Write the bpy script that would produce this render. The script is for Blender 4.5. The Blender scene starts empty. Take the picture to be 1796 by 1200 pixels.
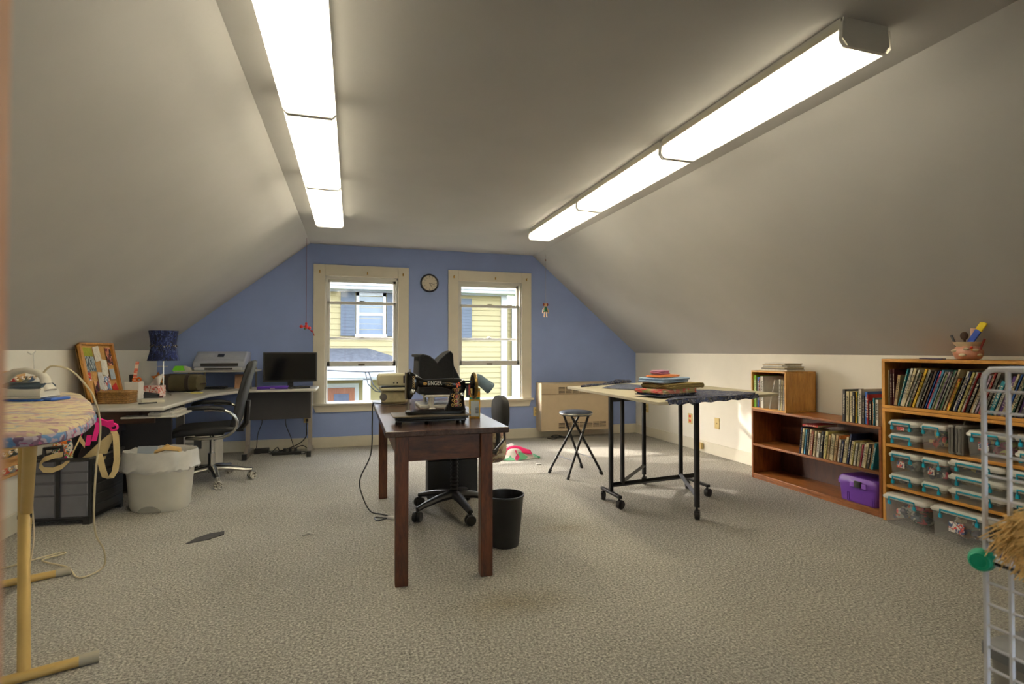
import bpy, bmesh, math, random
from math import sin, cos, pi, radians as R, hypot
from mathutils import Matrix, Vector

scene = bpy.context.scene
col = scene.collection
random.seed(7)

# ------------------------------------------------------------------ camera
cam_d = bpy.data.cameras.new('camera')
cam = bpy.data.objects.new('camera', cam_d); col.objects.link(cam)
cam.location = (0, 0, 1.145)
cam.rotation_euler = (R(90.921), 0, -R(16.76))
cam_d.sensor_width = 36; cam_d.lens = 36 * 933 / 1796
cam_d.clip_start = 0.02; cam_d.clip_end = 200
cam_d.dof.use_dof = True; cam_d.dof.focus_distance = 3.6; cam_d.dof.aperture_fstop = 4.5
scene.camera = cam

# ------------------------------------------------------------------ world, sun, exposure
w = bpy.data.worlds.new('world'); scene.world = w; w.use_nodes = True
nt = w.node_tree; nt.nodes.clear()
sky = nt.nodes.new('ShaderNodeTexSky'); sky.sky_type = 'NISHITA'
sky.sun_disc = False; sky.sun_elevation = R(26); sky.sun_rotation = R(-39.5)
sky.air_density = 1.0; sky.dust_density = 3.0; sky.ozone_density = 1.0
bg = nt.nodes.new('ShaderNodeBackground'); bg.inputs[1].default_value = 2.9
out = nt.nodes.new('ShaderNodeOutputWorld')
hs = nt.nodes.new('ShaderNodeHueSaturation'); hs.inputs['Saturation'].default_value = .55
nt.links.new(sky.outputs[0], hs.inputs['Color']); nt.links.new(hs.outputs[0], bg.inputs[0]); nt.links.new(bg.outputs[0], out.inputs[0])
sun_d = bpy.data.lights.new('sun', 'SUN'); sun_d.energy = 9.0; sun_d.angle = R(0.6); sun_d.color = (1, .93, .82)
sun = bpy.data.objects.new('sun', sun_d); col.objects.link(sun)
sun.rotation_euler = Vector((1.32, -1.6, -1.0)).to_track_quat('-Z', 'Y').to_euler()
sun.location = (-8, 16, 9)
TUBE_STRENGTH = 37.0
scene.view_settings.view_transform = 'Standard'
scene.view_settings.look = 'None'
scene.view_settings.exposure = 0.0
scene.view_settings.gamma = 1.0
scene.view_settings.use_curve_mapping = False

# ------------------------------------------------------------------ helpers
def S(r, g, b):
    f = lambda c: (c / 255 / 12.92) if c / 255 <= .04045 else ((c / 255 + .055) / 1.055) ** 2.4
    return (f(r), f(g), f(b), 1.0)

class MB:
    def __init__(s): s.v = []; s.f = []
    def add(s, vs, fs, M=None):
        b = len(s.v)
        s.v += [tuple(M @ Vector(p)) if M else tuple(p) for p in vs]
        s.f += [tuple(i + b for i in q) for q in fs]
        return s
    def box(s, a, b, M=None):
        x0, y0, z0 = a; x1, y1, z1 = b
        if x0 > x1: x0, x1 = x1, x0
        if y0 > y1: y0, y1 = y1, y0
        if z0 > z1: z0, z1 = z1, z0
        vs = [(x0,y0,z0),(x1,y0,z0),(x1,y1,z0),(x0,y1,z0),(x0,y0,z1),(x1,y0,z1),(x1,y1,z1),(x0,y1,z1)]
        return s.add(vs, [(0,3,2,1),(4,5,6,7),(0,1,5,4),(1,2,6,5),(2,3,7,6),(3,0,4,7)], M)
    def cbox(s, c, d, M=None):
        return s.box([c[i]-d[i]/2 for i in range(3)], [c[i]+d[i]/2 for i in range(3)], M)
    def prism(s, poly, z0, z1, M=None):
        n = len(poly)
        A = sum(poly[i][0]*poly[(i+1)%n][1]-poly[(i+1)%n][0]*poly[i][1] for i in range(n))
        if A < 0: poly = poly[::-1]
        vs = [(x,y,z0) for x,y in poly] + [(x,y,z1) for x,y in poly]
        fs = [tuple(range(n-1,-1,-1)), tuple(range(n,2*n))] + [(i,(i+1)%n,n+(i+1)%n,n+i) for i in range(n)]
        return s.add(vs, fs, M)
    def xz(s, poly, y0, y1, M=None):       # polygon in the XZ plane, extruded along Y
        T = Matrix(((1,0,0,0),(0,0,-1,0),(0,1,0,0),(0,0,0,1)))
        return s.prism(poly, -y1, -y0, (M @ T) if M else T)
    def yz(s, poly, x0, x1, M=None):       # polygon in the YZ plane, extruded along X
        T = Matrix(((0,0,1,0),(1,0,0,0),(0,1,0,0),(0,0,0,1)))
        return s.prism(poly, x0, x1, (M @ T) if M else T)
    def rings(s, rings, M=None, cap=True, closed=False):
        n = len(rings[0]); vs = [p for r in rings for p in r]; fs = []
        m = len(rings)
        for k in range(m if closed else m-1):
            a = k*n; b = ((k+1)%m)*n
            for i in range(n): fs.append((a+i, a+(i+1)%n, b+(i+1)%n, b+i))
        if cap and not closed:
            fs.append(tuple(range(n-1,-1,-1))); fs.append(tuple(range((m-1)*n, m*n)))
        return s.add(vs, fs, M)
    def tube(s, pts, r, n=8, M=None, closed=False, flat=1.0):
        P = [Vector(p) for p in pts]; m = len(P); rr = r if isinstance(r,(list,tuple)) else [r]*m
        rings = []; up = None
        for k in range(m):
            if closed: t = (P[(k+1)%m]-P[k-1])
            else: t = (P[min(k+1,m-1)]-P[max(k-1,0)])
            t.normalize()
            if up is None:
                up = Vector((0,0,1)) if abs(t.z) < .9 else Vector((1,0,0))
            a = t.cross(up); a.normalize(); b = a.cross(t); up = b
            rings.append([tuple(P[k] + (a*cos(2*pi*i/n) + b*(flat*sin(2*pi*i/n)))*rr[k]) for i in range(n)])
        return s.rings(rings, M, True, closed)
    def cyl(s, p0, p1, r0, r1=None, n=16, M=None):
        return s.tube([p0, p1], [r0, r0 if r1 is None else r1], n, M)
    def lathe(s, prof, n=24, c=(0,0,0), sx=1, sy=1, M=None, cap=True):
        rings = [[(c[0]+r*sx*cos(2*pi*i/n), c[1]+r*sy*sin(2*pi*i/n), c[2]+z) for i in range(n)] for r, z in prof]
        return s.rings(rings, M, cap)
    def ball(s, c, r, n=14, m=8, M=None):
        rx, ry, rz = r if isinstance(r,(tuple,list)) else (r,r,r)
        rings = []
        for k in range(m+1):
            a = -pi/2 + pi*k/m; q = max(cos(a), .02)
            rings.append([(c[0]+rx*q*cos(2*pi*i/n), c[1]+ry*q*sin(2*pi*i/n), c[2]+rz*sin(a)) for i in range(n)])
        return s.rings(rings, M)
    def torus(s, c, R0, r, M=None, n=24, k=8):
        return s.tube([(c[0]+R0*cos(2*pi*i/n), c[1]+R0*sin(2*pi*i/n), c[2]) for i in range(n)], r, k, M, closed=True)
    def sheet(s, fn, nu, nv, M=None):
        vs = [fn(i/nu, j/nv) for j in range(nv+1) for i in range(nu+1)]
        fs = [(j*(nu+1)+i, j*(nu+1)+i+1, (j+1)*(nu+1)+i+1, (j+1)*(nu+1)+i) for j in range(nv) for i in range(nu)]
        return s.add(vs, fs, M)
    def ribbon(s, pts, wd, w_, th, M=None):     # flat strap: centre line, width direction, width, thickness
        P = [Vector(p) for p in pts]; D = Vector(wd).normalized(); m = len(P); rg = []
        for k in range(m):
            t = (P[min(k+1,m-1)]-P[max(k-1,0)]).normalized(); n_ = t.cross(D).normalized()
            rg.append([tuple(P[k]+D*a*w_/2+n_*b*th/2) for a,b in ((-1,-1),(1,-1),(1,1),(-1,1))])
        return s.rings(rg, M)
    def build(s, name, mat, parent=None, loc=None, smooth=False, bevel=0, seg=2, solid=0, sub=0, local=False, rz=0):
        me = bpy.data.meshes.new(name)
        vs = s.v
        o = bpy.data.objects.new(name, me); col.objects.link(o)
        if parent is not None:
            if not local:
                root = parent
                while root.parent: root = root.parent
                inv = (Matrix.Translation(root.location) @ root.rotation_euler.to_matrix().to_4x4()).inverted()
                vs = [tuple(inv @ Vector(p)) for p in vs]
            o.parent = parent
        elif loc is not None:
            if not local: vs = [(p[0]-loc[0], p[1]-loc[1], p[2]-loc[2]) for p in vs]
            o.location = loc; o.rotation_euler = (0,0,rz)
        me.from_pydata(vs, [], s.f); me.validate(); me.update()
        if mat is not None: me.materials.append(mat)
        bm = bmesh.new(); bm.from_mesh(me); bmesh.ops.recalc_face_normals(bm, faces=bm.faces); bm.to_mesh(me); bm.free()
        if smooth or bevel:
            me.polygons.foreach_set('use_smooth', [True]*len(me.polygons))
            me.set_sharp_from_angle(angle=R(42))
        if solid:
            q = o.modifiers.new('solid','SOLIDIFY'); q.thickness = solid; q.offset = 0
        if bevel:
            q = o.modifiers.new('bevel','BEVEL'); q.width = bevel; q.segments = seg; q.limit_method = 'ANGLE'; q.angle_limit = R(40)
        if sub:
            q = o.modifiers.new('sub','SUBSURF'); q.levels = sub; q.render_levels = sub
        return o

def T(name, label, cat, loc=(0,0,0), rz=0, group=None):
    o = bpy.data.objects.new(name, None); col.objects.link(o)
    o.location = loc; o.rotation_euler = (0,0,rz); o.empty_display_size = .1
    o['label'] = label; o['category'] = cat
    if group: o['group'] = group
    return o
def tag(o, label, cat, group=None, kind=None):
    o['label'] = label; o['category'] = cat
    if group: o['group'] = group
    if kind: o['kind'] = kind
    return o
def st(o, label=None):
    o['kind'] = 'structure'
    if label: o['label'] = label
    return o
def rot(loc, rx=0, ry=0, rz=0):
    return Matrix.Translation(loc) @ Matrix.Rotation(rz,4,'Z') @ Matrix.Rotation(ry,4,'Y') @ Matrix.Rotation(rx,4,'X')
def rrect(x0, x1, y0, y1, r, n=5):
    pts = []
    for cx, cy, a0 in ((x1-r,y1-r,0),(x0+r,y1-r,90),(x0+r,y0+r,180),(x1-r,y0+r,270)):
        for i in range(n+1):
            a = R(a0 + 90*i/n); pts.append((cx+r*cos(a), cy+r*sin(a)))
    return pts

# ------------------------------------------------------------------ materials
MC = {}
def base(name):
    m = bpy.data.materials.new(name); m.use_nodes = True
    return m, m.node_tree, m.node_tree.nodes['Principled BSDF']
def link(nt, a, b): nt.links.new(a, b)
def coords(nt, scale=(1,1,1), space='Object'):
    tc = nt.nodes.new('ShaderNodeTexCoord'); mp = nt.nodes.new('ShaderNodeMapping')
    mp.inputs['Scale'].default_value = scale
    link(nt, tc.outputs[space], mp.inputs['Vector']); return mp.outputs[0]
def noise(nt, vec, scale, detail=3, rough=.55):
    n = nt.nodes.new('ShaderNodeTexNoise'); n.inputs['Scale'].default_value = scale
    n.inputs['Detail'].default_value = detail; n.inputs['Roughness'].default_value = rough
    link(nt, vec, n.inputs['Vector']); return n.outputs[0]
def ramp(nt, fac, stops, interp='LINEAR'):
    r = nt.nodes.new('ShaderNodeValToRGB'); r.color_ramp.interpolation = interp
    e = r.color_ramp.elements
    while len(e) < len(stops): e.new(.5)
    for k, (p, c) in enumerate(stops): e[k].position = p; e[k].color = c
    link(nt, fac, r.inputs[0]); return r.outputs[0]
def bumpn(nt, p, h, strength, dist=.01):
    b = nt.nodes.new('ShaderNodeBump'); b.inputs['Strength'].default_value = strength; b.inputs['Distance'].default_value = dist
    link(nt, h, b.inputs['Height']); link(nt, b.outputs[0], p.inputs['Normal'])
def dk(c, k): return (c[0]*k, c[1]*k, c[2]*k, 1)
def plain(name, c, rough=.55, metal=0, var=.06, scale=9, bump=0, bscale=60, spec=.5):
    if name in MC: return MC[name]
    m, nt, p = base(name)
    v = coords(nt)
    if var:
        f = noise(nt, v, scale)
        link(nt, ramp(nt, f, [(.3, dk(c, 1-var*1.6)), (.7, dk(c, 1+var))]), p.inputs['Base Color'])
    else: p.inputs['Base Color'].default_value = c
    p.inputs['Roughness'].default_value = rough; p.inputs['Metallic'].default_value = metal
    p.inputs['Specular IOR Level'].default_value = spec
    if bump: bumpn(nt, p, noise(nt, v, bscale, 4), bump)
    MC[name] = m; return m
def wood(name, c1, c2, sc=(2,18,18), rough=.45, dist=2.5):
    if name in MC: return MC[name]
    m, nt, p = base(name); v = coords(nt, sc)
    f = noise(nt, v, 2.2, 6, .65)
    f2 = noise(nt, v, 11, 3, .6)
    mx = nt.nodes.new('ShaderNodeMath'); mx.operation = 'MULTIPLY_ADD'; mx.inputs[1].default_value = .35; 
    link(nt, f2, mx.inputs[0]); link(nt, f, mx.inputs[2])
    cm = tuple((c1[i]+c2[i])/2 for i in range(3)) + (1,)
    link(nt, ramp(nt, mx.outputs[0], [(.45, c1), (.66, cm), (.85, c2)]), p.inputs['Base Color'])
    p.inputs['Roughness'].default_value = rough
    bumpn(nt, p, f2, .08, .004)
    MC[name] = m; return m
def print_fabric(name, cols, scale=30, rough=.9, sc=(1,1,1), bump=.2):
    if name in MC: return MC[name]
    m, nt, p = base(name); v = coords(nt, sc)
    vo = nt.nodes.new('ShaderNodeTexVoronoi'); vo.inputs['Scale'].default_value = scale
    nz = nt.nodes.new('ShaderNodeTexNoise'); nz.inputs['Scale'].default_value = scale*.6
    link(nt, v, nz.inputs['Vector'])
    mx = nt.nodes.new('ShaderNodeMixRGB'); mx.inputs[0].default_value = .12
    link(nt, v, mx.inputs[1]); link(nt, nz.outputs['Color'], mx.inputs[2]); link(nt, mx.outputs[0], vo.inputs['Vector'])
    sp = nt.nodes.new('ShaderNodeSeparateColor'); link(nt, vo.outputs['Color'], sp.inputs[0])
    n = len(cols)
    link(nt, ramp(nt, sp.outputs[0], [(i/n, c) for i, c in enumerate(cols)], 'CONSTANT'), p.inputs['Base Color'])
    p.inputs['Roughness'].default_value = rough
    bumpn(nt, p, noise(nt, v, 220, 2), bump, .003)
    MC[name] = m; return m
def glassy(name, tint=(1,1,1,1), fac=.06, rough=.02):
    if name in MC: return MC[name]
    m = bpy.data.materials.new(name); m.use_nodes = True; nt = m.node_tree; nt.nodes.clear()
    t = nt.nodes.new('ShaderNodeBsdfTransparent'); t.inputs[0].default_value = tint
    g = nt.nodes.new('ShaderNodeBsdfGlossy'); g.inputs['Roughness'].default_value = rough
    fr = nt.nodes.new('ShaderNodeFresnel'); fr.inputs[0].default_value = 1.45
    mu = nt.nodes.new('ShaderNodeMath'); mu.operation = 'MULTIPLY'; mu.inputs[1].default_value = fac/.04
    link(nt, fr.outputs[0], mu.inputs[0]); mu.use_clamp = True
    mx = nt.nodes.new('ShaderNodeMixShader'); o = nt.nodes.new('ShaderNodeOutputMaterial')
    link(nt, mu.outputs[0], mx.inputs[0]); link(nt, t.outputs[0], mx.inputs[1]); link(nt, g.outputs[0], mx.inputs[2]); link(nt, mx.outputs[0], o.inputs[0])
    MC[name] = m; return m
def frosted(name, c, clear=.5):
    if name in MC: return MC[name]
    m, nt, p = base(name); p.inputs['Base Color'].default_value = c; p.inputs['Roughness'].default_value = .3
    t = nt.nodes.new('ShaderNodeBsdfTransparent'); mx = nt.nodes.new('ShaderNodeMixShader')
    f = noise(nt, coords(nt), 14); rm = nt.nodes.new('ShaderNodeMapRange')
    rm.inputs['To Min'].default_value = clear-.12; rm.inputs['To Max'].default_value = clear+.12
    link(nt, f, rm.inputs['Value']); link(nt, rm.outputs[0], mx.inputs[0])
    o = nt.nodes['Material Output']
    link(nt, p.outputs[0], mx.inputs[1]); link(nt, t.outputs[0], mx.inputs[2]); link(nt, mx.outputs[0], o.inputs[0])
    MC[name] = m; return m

M_white = plain('white_paint_wall', S(234,229,216), .85, var=.025, scale=2.5, bump=.03, bscale=90)
M_ceil = plain('ceiling_paint', S(178,176,174), .9, var=.03, scale=1.6, bump=.05, bscale=35)
M_blue = plain('blue_wall_paint', S(140,158,206), .8, var=.03, scale=2.5, bump=.03, bscale=90)
M_trim = plain('cream_trim_paint', S(220,213,194), .5, var=.03, scale=5)
M_sash = plain('white_vinyl', S(205,202,194), .4, var=.02)
M_chrome = plain('brushed_chrome', S(190,188,182), .25, 1, var=.05)
M_black = plain('black_plastic', S(30,29,28), .45, var=.1)
M_blackm = plain('black_metal', S(30,28,27), .4, .3, var=.1)
M_leather = plain('black_leather', S(23,22,22), .5, var=.12, bump=.1, bscale=160)
M_brass = plain('brass', S(176,140,70), .35, 1, var=.1)
M_almond = plain('almond_plastic', S(214,190,128), .45, var=.04)
M_pane = glassy('window_pane', fac=.02)
# carpet
m, nt, p = base('carpet'); v = coords(nt)
n1 = noise(nt, v, 95, 5, .8); n2 = noise(nt, v, 1.1, 3)
mx = nt.nodes.new('ShaderNodeMath'); mx.operation = 'MULTIPLY_ADD'; mx.inputs[1].default_value = .10
link(nt, n2, mx.inputs[0]); link(nt, n1, mx.inputs[2])
pile = ramp(nt, mx.outputs[0], [(.40, S(84,82,78)), (.56, S(158,154,145)), (.72, S(226,220,206))])
def brown_patch(cx, cy, rx, ry, prev, amt):          # soft-edged brown patch multiplied into the carpet colour
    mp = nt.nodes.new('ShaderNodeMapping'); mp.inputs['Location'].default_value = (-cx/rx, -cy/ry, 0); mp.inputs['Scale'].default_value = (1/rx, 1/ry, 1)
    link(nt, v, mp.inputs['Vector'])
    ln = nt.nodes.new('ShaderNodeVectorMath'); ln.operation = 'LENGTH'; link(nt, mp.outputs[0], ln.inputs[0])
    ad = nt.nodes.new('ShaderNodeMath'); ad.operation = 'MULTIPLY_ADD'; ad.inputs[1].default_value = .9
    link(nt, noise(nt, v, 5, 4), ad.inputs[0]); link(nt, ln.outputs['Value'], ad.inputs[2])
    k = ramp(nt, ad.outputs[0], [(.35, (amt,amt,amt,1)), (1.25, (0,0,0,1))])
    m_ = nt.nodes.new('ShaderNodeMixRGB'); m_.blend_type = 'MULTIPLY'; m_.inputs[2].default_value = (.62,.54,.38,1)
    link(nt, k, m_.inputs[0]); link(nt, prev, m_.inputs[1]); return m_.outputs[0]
pile = brown_patch(.68, 2.33, .62, .34, pile, .6); pile = brown_patch(1.30, 3.2, .42, .22, pile, .45)
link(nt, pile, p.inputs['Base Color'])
p.inputs['Roughness'].default_value = .95; p.inputs['Specular IOR Level'].default_value = .1
bumpn(nt, p, n1, .55, .012); M_carpet = m
# ================================================================== SETTING
XL, XR, YB, YF, ZC = -2.03, 3.82, 6.66, -0.6, 2.405
CL, CR, KL, KR = -.475, 2.29, 1.147, 1.11
TH = .14
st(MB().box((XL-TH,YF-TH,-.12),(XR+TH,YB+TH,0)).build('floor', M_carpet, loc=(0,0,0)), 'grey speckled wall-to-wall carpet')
st(MB().box((CL-.02,YF,ZC),(CR+.02,YB,ZC+.1)).build('ceiling', M_ceil, loc=(0,0,ZC)))
st(MB().xz([(XL,KL),(CL,ZC),(CL,ZC+.16),(XL-.12,KL+.06)], YF, YB).build('ceiling_left', M_ceil, loc=(XL,0,KL)), 'sloped grey attic ceiling over the ironing board')
st(MB().xz([(XR,KR),(CR,ZC),(CR,ZC+.16),(XR+.12,KR+.06)], YF, YB).build('ceiling_right', M_ceil, loc=(XR,0,KR)), 'sloped grey attic ceiling over the bookcases')
st(MB().box((XL-TH,YF,0),(XL,YB,KL+.04)).build('wall_left', M_white, loc=(XL,0,0)))
st(MB().box((XR,YF,0),(XR+TH,YB,KR+.04)).build('wall_right', M_white, loc=(XR,0,0)))
def top(x):
    if x < CL: return KL + (x-XL)/(CL-XL)*(ZC-KL)
    if x > CR: return KR + (XR-x)/(XR-CR)*(ZC-KR)
    return ZC
W = [(-.435, .671), (1.162, 2.266)]
OPN = [(a+.13, b-.13) for a, b in W]; WZ0, WZ1 = .52, 2.03
b = MB()
(a0,b0),(a1,b1) = OPN
b.xz([(XL,0),(a0,0),(a0,ZC),(CL,ZC),(XL,KL)], YB, YB+TH)
b.xz([(b0,0),(a1,0),(a1,ZC),(b0,ZC)], YB, YB+TH)
b.xz([(b1,0),(XR,0),(XR,KR),(CR,ZC),(b1,ZC)], YB, YB+TH)
for p0, p1 in OPN:
    b.box((p0,YB,0),(p1,YB+TH,WZ0)); b.box((p0,YB,WZ1),(p1,YB+TH,ZC))
st(b.build('wall_back', M_blue, loc=(0,YB,0)), 'blue painted gable wall with two windows')
DX0, DX1, DZT = -.4, 1.9, 2.1          # doorway and unseen hall behind the camera; window added to light near things
b = MB().xz([(XL,0),(DX0,0),(DX0,ZC),(CL,ZC),(XL,KL)], YF-TH, YF).xz([(DX1,0),(XR,0),(XR,KR),(CR,ZC),(DX1,ZC)], YF-TH, YF).box((DX0,YF-TH,DZT),(DX1,YF,ZC))
st(b.build('wall_front', M_white, loc=(0,YF,0)))
HX0, HX1, HYB = -1.0, 3.2, -2.6
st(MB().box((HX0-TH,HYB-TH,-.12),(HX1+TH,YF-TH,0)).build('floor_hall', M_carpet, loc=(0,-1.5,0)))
st(MB().box((HX0,HYB,ZC),(HX1,YF-TH,ZC+.1)).build('ceiling_hall', M_ceil, loc=(0,-1.5,ZC)))
st(MB().box((HX0-TH,HYB,0),(HX0,YF-TH,ZC)).build('wall_hall_left', M_white, loc=(HX0,-1.5,0)))
st(MB().box((HX1,HYB,0),(HX1+TH,YF-TH,ZC)).build('wall_hall_right', M_white, loc=(HX1,-1.5,0)))
st(MB().box((HX0,HYB-TH,0),(1.4,HYB,ZC)).box((2.8,HYB-TH,0),(HX1,HYB,ZC)).box((1.4,HYB-TH,0),(2.8,HYB,.75)).box((1.4,HYB-TH,2.1),(2.8,HYB,ZC)).build('wall_hall_back', M_white, loc=(0,HYB,0)))
wf = st(MB().box((1.4,HYB-.08,.75),(1.45,HYB-.04,2.1)).box((2.75,HYB-.08,.75),(2.8,HYB-.04,2.1)).box((1.4,HYB-.08,1.40),(2.8,HYB-.04,1.45)).box((1.4,HYB-.08,.75),(2.8,HYB-.04,.80)).box((1.4,HYB-.08,2.05),(2.8,HYB-.04,2.1)).build('window_3', M_sash, loc=(2.1,HYB,.75)), 'unseen hall window behind the doorway, added for light from behind')
BBH = .125
def bb(name, a, c):
    o = MB().box(a, c).build(name, M_trim, loc=(0,0,0), bevel=.004); st(o); return o
bb('baseboard_left', (XL,YF,0), (XL+.018,YB,BBH))
bb('baseboard_right', (XR-.018,YF,0), (XR,YB,BBH))
bb('baseboard_back', (XL,YB-.018,0), (XR,YB,BBH))
M_jamb = wood('jamb_wood', S(196,140,104), S(226,176,140), (20,20,2), .5)
st(MB().box((-.178,.232,0),(-.131,.262,ZC)).build('trim_1', M_jamb, loc=(-.157,.25,0), bevel=.003), 'reddish brown wooden door jamb edge')

# windows ------------------------------------------------------------
for k, (x0, x1) in enumerate(W):
    e = bpy.data.objects.new('window_%d' % (k+1), None); col.objects.link(e)
    e.location = ((x0+x1)/2, YB, WZ0)
    st(e, ['double-hung window with raised lower sash behind the monitor', 'double-hung window with raised lower sash beside the wall heater'][k])
    p0, p1 = x0+.13, x1-.13; f = YB-.022
    for a, c in (((x0,f,WZ0),(p0,YB,2.165)), ((p1,f,WZ0),(x1,YB,2.165)), ((p0,f,WZ1),(p1,YB,2.165))):
        MB().box(a, c).build('casing_board', M_trim, e, bevel=.004)
    MB().box((x0-.025,YB-.06,.497),(x1+.025,YB+.05,.522)).build('sill', M_trim, e, bevel=.006)
    MB().xz([(x0,.497),(x1,.497),(x1-.03,.415),(x0+.03,.415)], f, YB).build('apron', M_trim, e, bevel=.004)
    # jamb lining
    j = MB().box((p0,YB,WZ0),(p0+.022,YB+TH,WZ1)).box((p1-.022,YB,WZ0),(p1,YB+TH,WZ1)).box((p0,YB,WZ1-.022),(p1,YB+TH,WZ1)).box((p0,YB,WZ0-.02),(p1,YB+TH+.05,WZ0+.005))
    j.build('jamb_lining', M_sash, e)
    MB().box((p0+.022,YB+.012,WZ1-.05),(p0+.034,YB+.02,WZ1)).box((p0+.022,YB+.005,WZ1-.034),(p1-.022,YB+.02,WZ1-.022)).build('parting_bead', M_sash, e)
    i0, i1 = p0+.022, p1-.022
    def sash(y, z0, z1, bot, topr, name):
        s = MB()
        s.box((i0,y,z0),(i0+.032,y+.03,z1)).box((i1-.032,y,z0),(i1,y+.03,z1))
        s.box((i0,y,z0),(i1,y+.03,z0+bot)).box((i0,y,z1-topr),(i1,y+.03,z1))
        o = s.build(name, M_sash, e, bevel=.003)
        MB().box((i0+.03,y+.012,z0+bot-.002),(i1-.03,y+.016,z1-topr+.002)).build('pane', M_pane, o)
        return o
    lo = sash(YB+.03, .953, 1.735, .062, .035, 'lower_sash')
    up = sash(YB+.066, 1.275, 2.008, .032, .04, 'upper_sash')
    st_ = sash(YB+.102, .527, 1.30, .035, .03, 'storm_sash') if False else None
    cx = (i0+i1)/2
    MB().cbox((cx-.005,YB+.026,.972),(.075,.01,.016)).build('lift_handle', plain('dark_bronze', S(84,70,46), .4, .6), lo)
    MB().cbox((cx,YB+.045,1.741),(.06,.02,.012)).build('latch', plain('dark_bronze', S(84,70,46)), lo)
    MB().lathe([(.03,0),(.026,.012),(.01,.02)], 16, (cx,YB+.08,1.307)).build('lock', M_sash, up)
    for hx in (x0+.07, (x0+x1)/2+.06, x1-.07):
        MB().cbox((hx,f-.006,2.075),(.014,.014,.03)).cyl((hx,f-.002,2.085),(hx,f-.03,2.09),.004,n=6).build('curtain_hook', M_brass, e)

# ceiling lights -----------------------------------------------------
m = bpy.data.materials.new('lit_tube'); m.use_nodes = True; nt = m.node_tree; nt.nodes.clear()
em = nt.nodes.new('ShaderNodeEmission'); em.inputs[0].default_value = (1, .915, .74, 1); em.inputs[1].default_value = TUBE_STRENGTH
nt.links.new(em.outputs[0], nt.nodes.new('ShaderNodeOutputMaterial').inputs[0]); M_tube = m
m = bpy.data.materials.new('prismatic_diffuser'); m.use_nodes = True; nt = m.node_tree; nt.nodes.clear()
tr = nt.nodes.new('ShaderNodeBsdfTransparent'); tr.inputs[0].default_value = (1,.985,.94,1)
tl = nt.nodes.new('ShaderNodeBsdfTranslucent'); tl.inputs[0].default_value = (.97,.95,.86,1)
mx = nt.nodes.new('ShaderNodeMixShader'); mx.inputs[0].default_value = .72
ou = nt.nodes.new('ShaderNodeOutputMaterial')
nt.links.new(tr.outputs[0], mx.inputs[1]); nt.links.new(tl.outputs[0], mx.inputs[2]); nt.links.new(mx.outputs[0], ou.inputs[0]); M_diff = m
M_house = plain('white_enamel', S(214,212,206), .4, var=.03)
FY = [5.24, 4.005, 2.77, 1.535]
words = ['nearest the windows', 'in mid-row', 'farthest from the windows']
for side, (fx0, fx1) in (('over the sewing table', (-.325,-.08)), ('over the right sloped ceiling edge', (1.757,2.0))):
    for k in range(3):
        y1, y0 = FY[k]-.004, FY[k+1]+.004; cx = (fx0+fx1)/2
        e = T('fluorescent_light', 'lit fluorescent ceiling light %s, %s' % (words[k], 'row beside the ironing board slope' if fx0 < 0 else 'row beside the bookcase slope'), 'ceiling light', (cx,(y0+y1)/2,ZC), 0, 'fluorescent ceiling lights')
        zb = 2.295; q = .032
        MB().xz([(cx-.112,ZC),(cx+.112,ZC),(cx+.115,ZC-.046),(cx+.110,ZC-.046),(cx+.07,ZC-.02),(cx-.07,ZC-.02),(cx-.110,ZC-.046),(cx-.115,ZC-.046)], y0+.01, y1-.01).build('housing', M_house, e)
        for yy in (y0, y1):
            s_ = 1 if yy == y0 else -1
            MB().ribbon([(fx0+.004,yy+s_*.004,ZC-.02),(fx0-.0015,yy+s_*.004,zb+.02),(fx0+.019,yy+s_*.004,zb-.0015),(fx1-.019,yy+s_*.004,zb-.0015),(fx1+.0015,yy+s_*.004,zb+.02),(fx1-.004,yy+s_*.004,ZC-.02)], (0,1,0), .014, .002).build('end_band', M_house, e)
            MB().xz([(fx0+.012,ZC-.001),(fx1-.012,ZC-.001),(fx1-.004,zb+.03),(fx1-q,zb+.002),(fx0+q,zb+.002),(fx0+.004,zb+.03)], min(yy,yy+s_*.006), max(yy,yy+s_*.006)).build('end_cap', M_house, e)
        prof = [(fx0+.006,ZC-.016),(fx0,zb+.02),(fx0+.02,zb),(fx1-.02,zb),(fx1,zb+.02),(fx1-.006,ZC-.016)]
        d = MB().sheet(lambda u, t: (prof[round(u*5)][0], y0+(y1-y0)*t, prof[round(u*5)][1]), 5, 1)
        d.build('diffuser', M_diff, e)
        for tx in (cx-.055, cx+.055):
            MB().cyl((tx,y0+.07,ZC-.056),(tx,y1-.07,ZC-.056),.0165,n=10).build('tube', M_tube, e, smooth=True)

# outside ------------------------------------------------------------
M_siding = plain('yellow_clapboard', S(148,134,94), .8, var=.03, scale=3)
M_owhite = plain('white_exterior_trim', S(176,177,178), .7, var=.02)
M_shut = plain('slate_blue_shutter', S(78,84,92), .7, var=.05)
M_roof = plain('grey_shingle', S(80,81,85), .9, var=.2, scale=12)
def siding(bm, x0, x1, z0, z1, y, pitch=.135):
    n = int(math.ceil((z1-z0)/pitch))
    for i in range(n):
        a = z0+i*pitch; c = min(a+pitch, z1)
        bm.add([(x0,y-.022,a),(x1,y-.022,a),(x1,y,c),(x0,y,c),(x0,y,a),(x1,y,a)], [(0,1,2,3),(4,5,1,0)])
HY = 13.5
e = T('house', 'pale yellow clapboard house with white trim seen through the windows', 'house', (0,HY,-2.8))
b = MB(); siding(b, -6, 3.8, -2.8, 2.62, HY); o = b.build('siding', M_siding, e); o['kind'] = 'stuff'
b = MB(); siding(b, 3.9, 5.0, -2.8, 2.62, 16.3); o = b.build('siding', M_siding, e); o['kind'] = 'stuff'
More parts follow.
